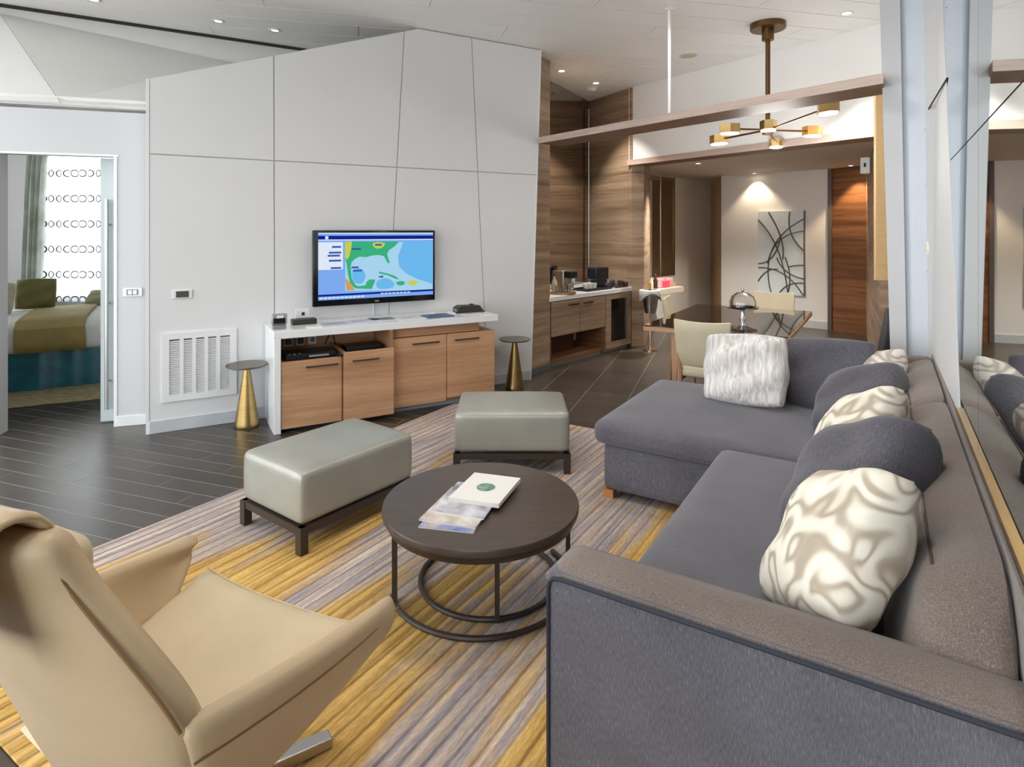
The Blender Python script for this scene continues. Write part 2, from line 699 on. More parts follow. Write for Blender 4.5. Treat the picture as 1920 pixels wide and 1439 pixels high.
for s_, y, x, zone, e, q in pl_list:
    if s_ == 0 and cnt < 270:
        o = bpy.data.objects.new('floor_plank', pm[zone])
        COL.objects.link(o)
        o.parent = fl
        o.location = (x, y, 0)
        o.rotation_euler = (0, 0, R(-19.4))
        cnt += 1
    else:
        hl, hw = (0.427, 0.0675) if zone == 0 else (0.2135, 0.0692)
        pts = [(e + a * hl, q + b * hw) for a, b in ((-1, -1), (1, -1), (1, 1), (-1, 1))]
        rest.prism([(E_[0] * p + Q_[0] * r, E_[1] * p + Q_[1] * r) for p, r in pts], -0.012, 0.0)
for row in range(-40, 110):
    q, off = row * 0.141 + 0.07, (row * 0.37 % 1) * 0.86
    e = -2.15 - off / 2
    x, y = E_[0] * e + Q_[0] * q, E_[1] * e + Q_[1] * q
    if off > 0.05 and inroom(x, y) and not under_rug(x, y):
        hl = off / 2 - 0.003
        o = M().box(-hl, hl, -0.0675, 0.0675, -0.012, 0.0).build('floor_plank', PLANK, fl, smooth=0, loc=(x, y, 0), rz=R(-19.4)) if 1.5 < y < 6.4 else None
        if o is None:
            pts = [(e + a * hl, q + b * 0.0675) for a, b in ((-1, -1), (1, -1), (1, 1), (-1, 1))]
            rest.prism([(E_[0] * p + Q_[0] * r, E_[1] * p + Q_[1] * r) for p, r in pts], -0.012, 0.0)
tag(rest.build('floor_planks_far', PLANK, fl, smooth=0), kind='stuff')

# ==================================================================== CEILING (panel strips)
ceil = M().box(-5.0, 6.6, -2.8, 13.3, 3.60, 3.75).build('ceiling', GAPGREY)
struct(ceil)
CA = R(13.6)


def clip(poly, box):
    def cut(p, f):
        out = []
        for i in range(len(p)):
            a, b = p[i], p[(i + 1) % len(p)]
            fa, fb = f(a), f(b)
            if fa >= 0:
                out.append(a)
            if fa * fb < 0:
                t = fa / (fa - fb)
                out.append((a[0] + (b[0] - a[0]) * t, a[1] + (b[1] - a[1]) * t))
        return out
    x0, x1, y0, y1 = box
    for f in (lambda p: p[0] - x0, lambda p: x1 - p[0], lambda p: p[1] - y0, lambda p: y1 - p[1]):
        if poly:
            poly = cut(poly, f)
    return poly


cd, cn = (math.cos(CA), math.sin(CA)), (-math.sin(CA), math.cos(CA))
for k in range(-16, 44):
    q0, q1 = k * 0.33 + 0.05 + 0.005, (k + 1) * 0.33 + 0.05 - 0.005
    off = (k * 0.61 % 1) * 3.6
    for j in range(-4, 4):
        e0, e1 = j * 3.6 + off + 0.003, (j + 1) * 3.6 + off - 0.003
        poly = [(cd[0] * e + cn[0] * q, cd[1] * e + cn[1] * q) for e, q in ((e0, q0), (e1, q0), (e1, q1), (e0, q1))]
        poly = clip(poly, (-4.95, 6.3, -2.6, 11.5))
        if len(poly) >= 3:
            M().prism(poly, 3.572, 3.602).build('ceiling_panel', W_CEIL, ceil, smooth=0)

# ==================================================================== TV WALL
tvw = M().slab([(-0.0, 0.0), (3.49, 0.0), (3.62, 3.57), (2.23, 3.57), (-0.0, 2.80)], 0.004, 0.22).build('wall_tv', GAPGREY, loc=(TV0[0], TV0[1], 0), rz=TVA, smooth=0)
struct(tvw)


def lerp(a, b, t):
    return a + (b - a) * t


g = 0.005
J1 = lambda z: 0.912 - 0.003 * (z - 2.2)
J2 = lambda z: lerp(1.885, 2.085, z / 3.5)
J3 = lambda z: lerp(2.985, 2.800, z / 3.57)
JR = lambda z: lerp(3.498, 3.628, z / 3.57)
top = lambda t: 2.80 + (3.56 - 2.80) * t / 2.23 if t < 2.23 else 3.56
ZJ = 2.205
for lo, hi in ((lambda z: -0.01, lambda z: J1(z) - g), (lambda z: J1(z) + g, lambda z: J2(z) - g),
               (lambda z: J2(z) + g, lambda z: J3(z) - g), (lambda z: J3(z) + g, JR)):
    M().slab([(lo(0.0), 0.0), (hi(0.0), 0.0), (hi(ZJ), ZJ - g), (lo(ZJ), ZJ - g)], 0.0, 0.006).build('wall_panel', W_WALL, tvw, smooth=0)
    zt = 3.3
    up = [(lo(ZJ), ZJ + g), (hi(ZJ), ZJ + g)]
    a1, a0 = hi(top(hi(3.5))), lo(top(lo(3.3)))
    up += [(a1, top(a1))]
    if a0 < 2.23 < a1:
        up += [(2.23, 3.56)]
    up += [(a0, top(a0))]
    M().slab(up, 0.0, 0.006).build('wall_panel', W_WALL, tvw, smooth=0)
M().box(-0.012, 3.50, -0.012, 0.0, 0.0, 0.10).build('baseboard_tv', mat('baseboard_grey', (198, 202, 206), rough=0.4), tvw, bevel=0.003)
M().slab([(-0.035, 0.0), (-0.012, 0.0), (-0.012, 2.80), (-0.035, 2.79)], -0.004, 0.24).build('edge_trim', W_TRIM, tvw)
M().slab([(3.498, 0.0), (3.512, 0.0), (3.642, 3.56), (3.628, 3.56)], -0.003, 0.2).build('edge_trim', W_TRIM, tvw)
# wall behind (closes the bedroom)
struct(M().prism([(-2.95, 5.05), (-2.75, 5.1), (-4.3, 9.0), (-4.5, 9.0)], 0, 2.62).build('wall_bedroom_side', W_PAINT, smooth=0))

# vent grille
vent = thing('vent_grille', 'large white louvred air return grille low on the white TV wall', 'vent', (*TVP(0.075, 0), 0.237), TVA)
vw, vh = 0.54, 0.545
fr = M()
fr.box(0, vw, -0.018, 0.0, 0, 0.05).box(0, vw, -0.018, 0, vh - 0.05, vh).box(0, 0.05, -0.018, 0, 0.05, vh - 0.05).box(vw - 0.05, vw, -0.018, 0, 0.05, vh - 0.05)
fr.build('frame', W_TRIM, vent)
M().box(0.045, vw - 0.045, -0.002, -0.0005, 0.045, vh - 0.045).build('backing', mat('vent_shadow', (96, 94, 90), rough=0.9), vent)
for i in range(4):
    x = 0.05 + (vw - 0.1) * (i + 1) / 5
    M().box(x - 0.014, x + 0.014, -0.016, -0.001, 0.05, vh - 0.05).build('mullion', W_TRIM, vent)
sl = M().add([(0.05, -0.014, 0), (vw - 0.05, -0.014, 0), (vw - 0.05, -0.003, 0.006), (0.05, -0.003, 0.006), (0.05, -0.014, 0.004), (vw - 0.05, -0.014, 0.004), (vw - 0.05, -0.003, 0.010), (0.05, -0.003, 0.010)],
             [(0, 1, 2, 3), (7, 6, 5, 4), (0, 4, 5, 1), (3, 2, 6, 7), (0, 3, 7, 4), (1, 5, 6, 2)]).mesh('slat', W_TRIM, 0)
for i in range(30):
    o = bpy.data.objects.new('slat', sl)
    COL.objects.link(o)
    o.parent = vent
    o.location = (0, 0, 0.052 + i * (vh - 0.11) / 30)

th = thing('thermostat', 'dark-faced thermostat in white plate on the TV wall above the vent', 'thermostat', (*TVP(0.217, 0), 1.055), TVA)
M().box(-0.07, 0.07, -0.012, 0, 0, 0.07).build('plate', W_TRIM, th, bevel=0.003)
M().box(-0.045, 0.045, -0.016, -0.012, 0.01, 0.06).build('display', mat('thermo_dark', (70, 66, 58), rough=0.3), th)

# ==================================================================== DOOR WALL (bedroom)
DA = R(17.14)
DW = (-3.01, 4.994)
struct(M().box(-0.235, 0.02, 0.0, 0.14, 0, 2.57).build('wall_door_pier', W_DOOR, loc=(DW[0], DW[1], 0), rz=DA, smooth=0))
struct(M().box(-1.95, -0.235, 0.0, 0.14, 2.21, 2.57).build('wall_door_header', W_DOOR, loc=(DW[0], DW[1], 0), rz=DA, smooth=0))
struct(M().box(-2.15, -1.03, 0.0, 0.14, 0, 2.21).build('wall_door_left', W_DOOR, loc=(DW[0], DW[1], 0), rz=DA, smooth=0))
struct(M().box(-0.235, 0.02, -0.012, 0, 0, 0.085).build('baseboard_door', mat('baseboard_white', (238, 238, 236), rough=0.3), loc=(DW[0], DW[1], 0), rz=DA, bevel=0.003))
tr = M().box(-1.05, -0.215, -0.008, 0.0, 2.205, 2.222).box(-0.25, -0.228, -0.008, 0.0, 0, 2.222).build('trim_1', W_TRIM, loc=(DW[0], DW[1], 0), rz=DA)
struct(tr)
sw = thing('light_switch', 'white double rocker light switch beside the bedroom door', 'switch', (DW[0] - 0.115 * math.cos(DA), DW[1] - 0.115 * math.sin(DA), 1.06), DA)
M().box(-0.07, 0.07, -0.012, 0, 0, 0.07).build('plate', W_TRIM, sw, bevel=0.003)
M().box(-0.042, 0.042, -0.014, -0.012, 0.012, 0.058).build('surround', mat('switch_grey', (130, 126, 122), rough=0.5), sw)
for x in (-0.018, 0.018):
    M().box(x - 0.014, x + 0.014, -0.018, -0.014, 0.018, 0.052).build('rocker', W_TRIM, sw)

FROST = mat('frosted_glass', (196, 208, 208), rough=0.25, noise=0.01, spec=0.6)
dr = thing('sliding_door', 'frosted glass sliding bedroom door with tall steel pull bar', 'door', (DW[0] - 0.315 * math.cos(DA) + 0.145 * -math.sin(DA), DW[1] - 0.315 * math.sin(DA) + 0.145 * math.cos(DA), 0), DA)
M().box(-0.075, 0.115, 0.0, 0.012, 0.01, 2.205).build('glass_panel', FROST, dr)
hb = M().tube([(-0.015, -0.05, 0.12), (-0.015, -0.05, 1.86)], 0.016, 12).build('pull_bar', STEEL, dr)
for z in (0.35, 1.0, 1.65):
    M().tube([(-0.015, -0.05, z), (-0.015, 0.0, z)], 0.008, 8).build('standoff', STEEL, hb)

# ------------------------------------------------------------------ bedroom shell
struct(M().box(-8.4, -6.72, 8.6, 8.75, 0, 3.6).box(-5.5, -4.2, 8.6, 8.75, 0, 3.6).box(-6.72, -5.5, 8.6, 8.75, 0, 0.62).box(-6.72, -5.5, 8.6, 8.75, 2.75, 3.6).build('wall_bedroom_back', W_PAINT, smooth=0))
struct(M().box(-8.5, -8.4, 3.6, 5.6, 0, 3.6).box(-8.5, -8.4, 5.6, 7.0, 0, 0.9).box(-8.5, -8.4, 5.6, 7.0, 2.3, 3.6).box(-8.5, -8.4, 7.0, 8.75, 0, 3.6).build('wall_bedroom_left', W_PAINT, smooth=0))  # unseen wall; its window opening is added to brighten the bedroom
struct(M().prism([(-8.4, 3.55), (-5.06, 4.25), (-5.06, 4.4), (-8.4, 3.75)], 0, 3.6).build('wall_bedroom_front', W_PAINT, smooth=0))
struct(M().box(-8.5, -3.6, 5.9, 8.75, 3.0, 3.1).build('ceiling_bedroom', W_PAINT, smooth=0))
struct(M().prism([(-8.45, 3.6), (-5.0, 4.35), (-3.0, 5.05), (-4.0, 6.0), (-8.45, 6.0)], 2.60, 2.68).build('ceiling_bedroom_low', W_PAINT, smooth=0))
wf = M()
wf.box(-6.72, -6.66, 8.62, 8.68, 0.62, 2.75).box(-5.56, -5.5, 8.62, 8.68, 0.62, 2.75).box(-6.72, -5.5, 8.62, 8.68, 0.62, 0.68).box(-6.72, -5.5, 8.62, 8.68, 2.69, 2.75).box(-6.72, -5.5, 8.62, 8.68, 1.50, 1.53)
struct(wf.build('window_1', mat('window_frame_grey', (120, 130, 128), rough=0.5)))


def sheer_material():
    m = bpy.data.materials.new('patterned_sheer')
    m.use_nodes = True
    nt = m.node_tree
    N, L = nt.nodes, nt.links
    N.clear()
    out = N.new('ShaderNodeOutputMaterial')
    tc = N.new('ShaderNodeTexCoord')
    sp = N.new('ShaderNodeSeparateXYZ')
    L.new(tc.outputs['Object'], sp.inputs[0])

    def math_(op, a, b=None):
        n = N.new('ShaderNodeMath')
        n.operation = op
        for i, q in enumerate((a, b)):
            if q is None:
                continue
            if isinstance(q, (int, float)):
                n.inputs[i].default_value = q
            else:
                L.new(q, n.inputs[i])
        return n.outputs[0]
    # rows of small rings: distance to the nearest ring centre of a grid
    u = math_('SUBTRACT', math_('FRACT', math_('MULTIPLY', sp.outputs[0], 9.0)), 0.5)
    v = math_('SUBTRACT', math_('FRACT', math_('MULTIPLY', sp.outputs[2], 5.6)), 0.5)
    d = math_('SQRT', math_('ADD', math_('MULTIPLY', u, u), math_('MULTIPLY', math_('MULTIPLY', v, v), 2.2)))
    ring = math_('LESS_THAN', math_('ABSOLUTE', math_('SUBTRACT', d, 0.38)), 0.07)
    row = math_('GREATER_THAN', math_('FRACT', math_('MULTIPLY', sp.outputs[2], 2.8)), 0.42)
    k = math_('MULTIPLY', math_('MULTIPLY', ring, row), 0.97)
    tr_ = N.new('ShaderNodeBsdfTransparent')
    tl = N.new('ShaderNodeBsdfTranslucent')
    tl.inputs[0].default_value = (0.9, 0.95, 0.95, 1)
    df = N.new('ShaderNodeBsdfDiffuse')
    df.inputs[0].default_value = lin((34, 40, 38))
    m1 = N.new('ShaderNodeMixShader')
    m1.inputs[0].default_value = 0.6
    L.new(tr_.outputs[0], m1.inputs[1])
    L.new(tl.outputs[0], m1.inputs[2])
    m2 = N.new('ShaderNodeMixShader')
    L.new(k, m2.inputs[0])
    L.new(m1.outputs[0], m2.inputs[1])
    L.new(df.outputs[0], m2.inputs[2])
    L.new(m2.outputs[0], out.inputs[0])
    return m


SHEER = sheer_material()


def drape(x0, x1, z0, z1, n, amp, y, waves, pull=0.0):
    vv, ff = [], []
    rows = 10
    for j in range(rows + 1):
        t = j / rows
        z = z0 + (z1 - z0) * t
        for i in range(n + 1):
            s = i / n
            x = x0 + (x1 - x0) * s - pull * (1 - t) ** 0.8
            vv.append((x, y + amp * math.sin(s * waves * 2 * math.pi + 0.6 * math.sin(3 * t)), z))
    for j in range(rows):
        for i in range(n):
            a = j * (n + 1) + i
            ff.append((a, a + 1, a + n + 2, a + n + 1))
    return M().add(vv, ff)


o = drape(-6.7, -5.5, 0.6, 2.72, 60, 0.015, 8.5, 9).build('sheer_curtain', SHEER)
tag(o, 'white sheer curtain printed with small rings over the bedroom window', 'curtain')
o = drape(-6.72, -6.45, 0.05, 2.74, 30, 0.05, 8.36, 4, pull=0.12).build('drape', mat('sage_drape', (168, 176, 162), rough=0.8, rgb2=(206, 212, 204), scale=5, stretch=(1, 1, 1)))
sm = o.modifiers.new('thick', 'SOLIDIFY')
sm.thickness = 0.01
tag(o, 'sage green patterned drape hanging left of the bedroom window', 'curtain')

o = M().tube([(-6.95, 8.47, 2.76), (-5.3, 8.47, 2.76)], 0.014, 10).box(-6.9, -6.88, 8.47, 8.6, 2.75, 2.77).box(-5.4, -5.38, 8.47, 8.6, 2.75, 2.77).build('curtain_rail', STEEL)
tag(o, 'steel curtain rail fixed above the bedroom window', 'curtain rail')

# bed
BA = R(30)
bed = thing('bed', 'made bed with teal satin skirt and white duvet seen through the door', 'bed', (-4.98, 5.89, 0), BA)
o = M()
n = 60
vv, ff = [], []
for i in range(n + 1):
    s = i / n
    x = -0.9 + 2.0 * s
    w = 0.012 * math.sin(s * 40) + 0.01 * math.sin(s * 17 + 1)
    vv += [(x, w - 0.01, 0.015), (x, 0.02 + w * 0.4, 0.39)]
for i in range(n):
    ff.append((2 * i, 2 * i + 2, 2 * i + 3, 2 * i + 1))
o.add(vv, ff).box(-0.9, 1.1, 0.05, 1.6, 0.015, 0.385).build('bed_skirt', mat('teal_satin', (12, 92, 108), rough=0.32, noise=0.35, scale=7, spec=0.6), bed)
M().rbox(-0.95, 1.12, -0.04, 1.65, 0.375, 0.665, 0.09, 12, 0.02).build('duvet', mat('white_linen', (232, 232, 228), rough=0.8, noise=0.02), bed)
th_ = M()
prof = [(-0.052, 0.39), (-0.058, 0.5), (-0.05, 0.62), (0.03, 0.685), (0.3, 0.70), (0.8, 0.705), (1.3, 0.70)]
vv, ff = [], []
for i in range(21):
    s = i / 20
    x = 0.095 + 0.57 * s
    for y, z in prof:
        vv.append((x + (0.03 * (z < 0.6)) * math.sin(s * 20) * 0.3, y - 0.006 * math.sin(s * 26) * (z < 0.6), z))
k = len(prof)
for i in range(20):
    for j in range(k - 1):
        a = i * k + j
        ff.append((a, a + 1, a + k + 1, a + k))
th_.add(vv, ff)
o = th_.build('bed_throw', mat('gold_throw', (164, 146, 92), rough=0.75, noise=0.08, scale=9), loc=(-4.98, 5.89, 0), rz=BA)
sm = o.modifiers.new('thick', 'SOLIDIFY')
sm.thickness = 0.012
sm.offset = 1
tag(o, 'olive gold throw blanket laid across the white duvet of the bed', 'blanket')


def pillow_mesh(w, h, t, n=20, pinch=0.05, seed=0, wr=0.006, rnd_c=0.16):
    rnd = random.Random(seed)
    ph = [rnd.uniform(0, 6.28) for _ in range(6)]
    vv, ff = [], []
    for side in (-1, 1):
        for j in range(n + 1):
            for i in range(n + 1):
                u, v = -1 + 2 * i / n, -1 + 2 * j / n
                u = math.copysign(1 - (1 - abs(u)) ** 1.35, u)
                v = math.copysign(1 - (1 - abs(v)) ** 1.35, v)
                x = u * math.sqrt(1 - rnd_c * v * v) * w / 2 * (1 - pinch * (1 - v * v) * abs(u) ** 3)
                z = v * math.sqrt(1 - rnd_c * u * u) * h / 2 * (1 - pinch * (1 - u * u) * abs(v) ** 3)
                th = t / 2 * (max(0, 1 - u ** 4) * max(0, 1 - v ** 4)) ** 0.40
                wk = wr * (math.sin(5 * u + ph[0] + 2 * v) + math.sin(7 * v + ph[1] - 3 * u)) * (1 if th > 0.001 else 0)
                vv.append((x, side * (th + wk * (th > 0.001)), z + h / 2))
    m = (n + 1) ** 2
    for s in (0, 1):
        for j in range(n):
            for i in range(n):
                a = s * m + j * (n + 1) + i
                q = (a, a + 1, a + n + 2, a + n + 1)
                ff.append(q if s == 0 else q[::-1])
    mb = M()
    mb.add(vv, ff)
    return mb


def weld(o, d=0.0005):
    bm = bmesh.new()
    bm.from_mesh(o.data)
    bmesh.ops.remove_doubles(bm, verts=bm.verts[:], dist=d)
    bmesh.ops.recalc_face_normals(bm, faces=bm.faces[:])
    for f in bm.faces:
        f.smooth = True
    bm.to_mesh(o.data)
    bm.free()
    o.data.set_sharp_from_angle(angle=R(80))


def pillow(label, w, h, t, loc, normal_deg, tilt, material, roll=0.0, seed=0, pinch=0.05, piping=None, wr=0.006, cat='pillow', group=None):
    o = pillow_mesh(w, h, t, seed=seed, pinch=pinch, wr=wr).build('throw_pillow', material)
    weld(o)
    wx, wy = math.cos(R(normal_deg)), math.sin(R(normal_deg))
    rz = math.atan2(wx, -wy)
    rm = Matrix.Rotation(rz, 4, 'Z') @ Matrix.Rotation(R(-tilt), 4, 'X') @ Matrix.Rotation(R(roll), 4, 'Y')
    o.matrix_world = Matrix.Translation(loc) @ rm
    if piping:
        pm_ = M()
        k = 40
        pts = []
        for s in range(k):
            a = 2 * math.pi * s / k
            cu, su = math.cos(a), math.sin(a)
            q = 1 / max(abs(cu), abs(su))
            u, v = cu * q, su * q
            x = u * w / 2 * (1 - pinch * (1 - v * v) * abs(u) ** 3)
            z = v * h / 2 * (1 - pinch * (1 - u * u) * abs(v) ** 3)
            pts.append((x, 0, z + h / 2))
        pm_.tube(pts, 0.004, 6, closed=True).build('piping', piping, o)
    return tag(o, label, cat, group)


def bedp(x, y, z):
    c, s = math.cos(BA), math.sin(BA)
    return (-4.98 + x * c - y * s, 5.89 + x * s + y * c, z)


pillow('beige bed pillow with grey motif leaning at the bed head', 0.62, 0.42, 0.14, bedp(-0.35, 0.75, 0.69), -60, 38, mat('beige_pillow', (196, 188, 166), rough=0.7, rgb2=(176, 166, 142), scale=9), seed=3)
pillow('olive velvet square cushion standing behind the beige bed pillow', 0.40, 0.38, 0.14, bedp(0.08, 1.18, 0.69), -60, 20, mat('olive_velvet', (112, 104, 58), rough=0.7, sheen=0.3), seed=4)
pillow('flat khaki pillow lying on the far side of the bed', 0.50, 0.30, 0.12, bedp(0.75, 1.35, 0.69), -70, 62, mat('khaki_pillow', (150, 146, 112), rough=0.7), seed=5)
o = M().rbox(-1.2, 1.3, -0.64, 1.2, 0.001, 0.012, 0.005, 2).build('bedroom_rug', mat('bedroom_rug_weave', (176, 160, 122), rough=0.95, rgb2=(122, 112, 92), scale=14, stretch=(1, 2, 1)), loc=(-4.98, 5.89, 0), rz=R(27))
tag(o, 'mottled beige and gold rug on the bedroom floor beside the bed', 'rug')

# ------------------------------------------------------------------ sloped bulkhead and soffit above the bedroom door
SOFA_ = R(30.5)
so = M().slab([(0 - 3.0, 3.57), (4.2, 3.57), (4.2, 3.16), (1.76, 3.33), (0, 3.49), (-3.0, 3.57)][::-1], 0.0, 0.06).build('wall_soffit', W_PAINT, loc=(-4.49, 5.29, 0), rz=SOFA_, smooth=0)
struct(so)
c30, s30 = math.cos(SOFA_), math.sin(SOFA_)


def SOF(t):
    return (-4.49 + t * c30, 5.29 + t * s30)


def DWP(t, y=0.0):
    return (DW[0] + t * math.cos(DA) - y * math.sin(DA), DW[1] + t * math.sin(DA) + y * math.cos(DA))


d0, d1, d2 = DWP(-2.2), DWP(-0.62), DWP(0.1)
p0, p1, p2 = SOF(-2.0), SOF(0.0), SOF(1.78)
slope = M()
slope.add([(d0[0], d0[1], 2.60), (d1[0], d1[1], 2.61), (p1[0], p1[1], 3.49), (p0[0], p0[1], 3.56)], [(0, 1, 2, 3)])
d3, p3 = TVP(1.5, 0.26), SOF(3.6)
slope.add([(d1[0], d1[1], 2.61), (d2[0], d2[1], 2.60), (d3[0], d3[1], 2.60), (p3[0], p3[1], 3.22), (p2[0], p2[1], 3.33), (p1[0], p1[1], 3.49)], [(0, 1, 4, 5), (1, 2, 3, 4)])
o = slope.build('ceiling_bulkhead', W_PAINT, smooth=0)
sm = o.modifiers.new('thick', 'SOLIDIFY')
sm.thickness = 0.02
struct(o)
# dark shadow gap between ceiling and soffit with its hangers
struct(M().box(-1.0, 2.6, -0.09, -0.03, 3.556, 3.571).build('trim_2', GAPDARK, loc=(-4.49, 5.29, 0), rz=SOFA_, smooth=0))

# ==================================================================== BEHIND THE CAMERA: window walls
def window_wall(name, x0, x1, y, rz, loc, n):
    t = M()
    t.box(x0, x1, 0, 0.12, 0.0, 0.10).box(x0, x1, 0, 0.12, 3.25, 3.6)
    for i in range(n + 1):
        x = x0 + (x1 - x0) * i / n
        t.box(x - 0.04, x + 0.04, 0, 0.12, 0.10, 3.25)
    t.box(x0, x1, 0.03, 0.09, 1.15, 1.19)
    return struct(t.build(name, W_TRIM, loc=loc, rz=rz, smooth=0))


window_wall('window_2', -2.6, 4.3, 0, R(90), (-4.95, 0, 0), 5)
window_wall('window_3', -5.0, -1.15, 0, 0, (0, -2.66, 0), 3)

# ==================================================================== MIRROR WALL AND COLUMN
def oap(pts):
    return [OA(*p) for p in pts]


struct(M().prism(oap([(0.276, -3.2), (0.45, -3.2), (0.45, 4.5), (0.276, 4.5)]), 0, 3.6).build('wall_mirror', W_PAINT, smooth=0))
mir = thing('wall_mirror_panels', 'tall wall mirror above the brass ledge behind the sofa', 'mirror', (*OA(0.262, 2.0), 0.866), SA)
for a0, a1 in ((-3.0, 0.6), (0.604, 2.52), (2.524, 4.3)):
    M().box(0.0, 0.012, a0 - 2.0, a1 - 2.0, 0.0, 1.067).build('mirror_pane', MIRROR, mir)
    M().box(0.0, 0.012, a0 - 2.0, a1 - 2.0, 1.073, 2.70).build('mirror_pane', MIRROR, mir)
M().box(-0.012, 0.012, -5.0, 1.10, -0.018, 0.0).build('brass_ledge', BRASS_L, mir)
M().box(0.004, 0.0125, -5.0, 2.3, 1.067, 1.073).build('joint_strip', GAPDARK, mir)
# panel beside the mirror (slants slightly into the room) and post
C0, C1 = (0.260, 2.715), (0.240, 4.64)
struct(M().prism(oap([C0, (0.275, 2.715), (0.275, 4.66), C1]), 0.0, 3.57, top=oap([(0.260, 4.305), (0.275, 4.305), (0.275, 4.66), (0.20, 4.64)])).build('wall_panel_column', W_WALL, smooth=0))
struct(M().prism(oap([(0.128, 4.70), C1, (0.42, 4.7), (0.42, 4.95), (0.128, 4.95)]), 0.0, 3.57, top=oap([(0.072, 4.70), (0.20, 4.64), (0.42, 4.7), (0.42, 4.95), (0.072, 4.95)])).build('wall_column_side', mat('cool_shaded_white', (206, 212, 220), rough=0.4, noise=0.01), smooth=0))  # cooler, darker white paints the shading of this angled face
struct(M().prism(oap([(0.046, 4.66), (0.128, 4.66), (0.128, 4.90), (0.046, 4.90)]), 0.0, 3.57, top=oap([(-0.045, 4.66), (0.072, 4.66), (0.072, 4.90), (-0.045, 4.90)])).build('wall_column', W_DOOR, smooth=0))
struct(M().prism(oap([(0.2575, 3.70), (0.262, 3.70), (0.228, 4.63), (0.2225, 4.63)]), 2.357, 2.365).build('trim_5', GAPDARK, smooth=0))
col_t = thing('rivet_strip', 'row of small white screw caps down the white column', 'fastener', (*OA(0.235, 4.636), 0.9), SA)
rv = M().lathe([(0.0, -0.004), (0.006, -0.003), (0.007, 0.0), (0.006, 0.003), (0.0, 0.004)], seg=8).mesh('screw_cap', W_TRIM)
for i, z in enumerate((1.02, 1.35, 1.9, 2.25, 2.75, 3.0)):
    o = bpy.data.objects.new('screw_cap', rv)
    COL.objects.link(o)
    o.parent = col_t
    o.location = (-0.005 - (z / 3.57) * 0.038, -0.004, z - 0.9)
o = thing('column_fitting', 'small round cream fitting on the white column panel', 'wall fitting', (*OA(0.232, 4.615), 1.49), SA)
M().lathe([(0.0, -0.02), (0.018, -0.018), (0.022, 0.0), (0.018, 0.02), (0.0, 0.022)], seg=16).build('dial', mat('cream_plastic', (232, 226, 208), rough=0.4), o)
M().box(-0.012, 0.012, -0.006, 0.016, -0.04, 0.04).build('plate', W_TRIM, o)

# ==================================================================== FLOATING BEAM, HEADER, DINING ALCOVE
B0, B1 = (0.28, 6.50), (2.37, 3.843)
bl = math.hypot(B1[0] - B0[0], B1[1] - B0[1])
bang = math.atan2(B1[1] - B0[1], B1[0] - B0[0])
beam = thing('hanging_beam', 'long flat wooden beam hung from the ceiling between wall and column', 'beam', (B0[0], B0[1], 2.54), bang)
M().prism([(0, 0), (bl, 0), (bl - 0.125, 0.34), (0, 0.34)], 0.0, 0.065).build('plank', BEAMWOOD, beam, bevel=0.004)
LIT_WOOD = wood('window_lit_beam_face', (160, 136, 124), (186, 163, 151), (204, 184, 172), band=5, rough=0.4)  # lighter copy of the beam wood, window light painted into the colour
M().box(0, bl, -0.006, 0.0, 0.0, 0.066).build('lit_face_strip', LIT_WOOD, beam)  # thin strip added to carry the painted window light on the front
rod_d = ((1.367 - B0[0]) * math.cos(bang) + (5.33 - B0[1]) * math.sin(bang))
M().tube([(rod_d, 0.17, 0.065), (rod_d, 0.17, 1.035)], 0.014, 12).build('hanging_rod', W_TRIM, beam)
M().lathe([(0.04, 0.0), (0.04, 0.012), (0.0, 0.012)], (rod_d, 0.17, 1.02), 16).build('ceiling_rose', W_TRIM, beam)

H0, H1 = (1.625, 8.31), (3.503, 5.737)
hl = math.hypot(H1[0] - H0[0], H1[1] - H0[1])
hang = math.atan2(H1[1] - H0[1], H1[0] - H0[0])
struct(M().box(-0.02, hl + 0.4, 0.0, 0.25, 2.57, 3.572).build('wall_header', W_PAINT, loc=(H0[0], H0[1], 0), rz=hang, smooth=0))
t3 = struct(M().box(-0.02, hl + 0.4, -0.03, 0.28, 2.50, 2.57).build('trim_3', BEAMWOOD, loc=(H0[0], H0[1], 0), rz=hang, bevel=0.003))
M().box(-0.02, hl + 0.4, -0.036, -0.0301, 2.50, 2.572).build('lit_face_strip', LIT_WOOD, t3)  # same added strip, painting the lit front of the header trim
struct(M().prism([(1.7, 8.35), (3.6, 5.8), (6.3, 9.0), (6.3, 13.1), (1.6, 13.1)], 2.60, 2.66).build('ceiling_alcove', mat('alcove_ceiling_paint', (206, 198, 188), rough=0.6, noise=0.01), smooth=0))
# bar nook
struct(M().prism([(0.19, 6.60), (0.44, 6.98), (0.45, 7.87), (0.05, 7.6)], 0, 3.57).build('wall_pilaster', WALNUT, smooth=0))
struct(M().prism([(1.64, 8.26), (1.815, 8.29), (2.2, 9.6), (2.0, 9.7), (1.16, 9.3), (1.16, 9.18), (1.60, 8.37)], 0, 3.57).build('wall_bar_side', WALNUT, smooth=0))
struct(M().prism([(0.45, 7.87), (1.16, 9.16), (1.05, 9.4), (0.2, 7.9)], 0, 3.57).build('wall_bar_back', WALNUT_D, smooth=0))
struct(M().prism([(0.19, 6.60), (0.165, 6.62), (0.43, 6.985), (0.445, 6.975)], 0, 0.07).build('baseboard_pilaster', mat('kick_metal', (120, 122, 124), rough=0.35, metal=0.6), smooth=0))
bm_ = thing('bar_mirror', 'tall smoked mirror lining the back of the coffee bar nook', 'mirror', (0.46, 7.86, 0.84), math.atan2(1.29, 0.71))
ml = math.hypot(0.71, 1.29)
M().box(0.02, ml * 0.80, -0.014, -0.004, 0.0, 2.72).build('mirror_pane', MIRROR_D, bm_)
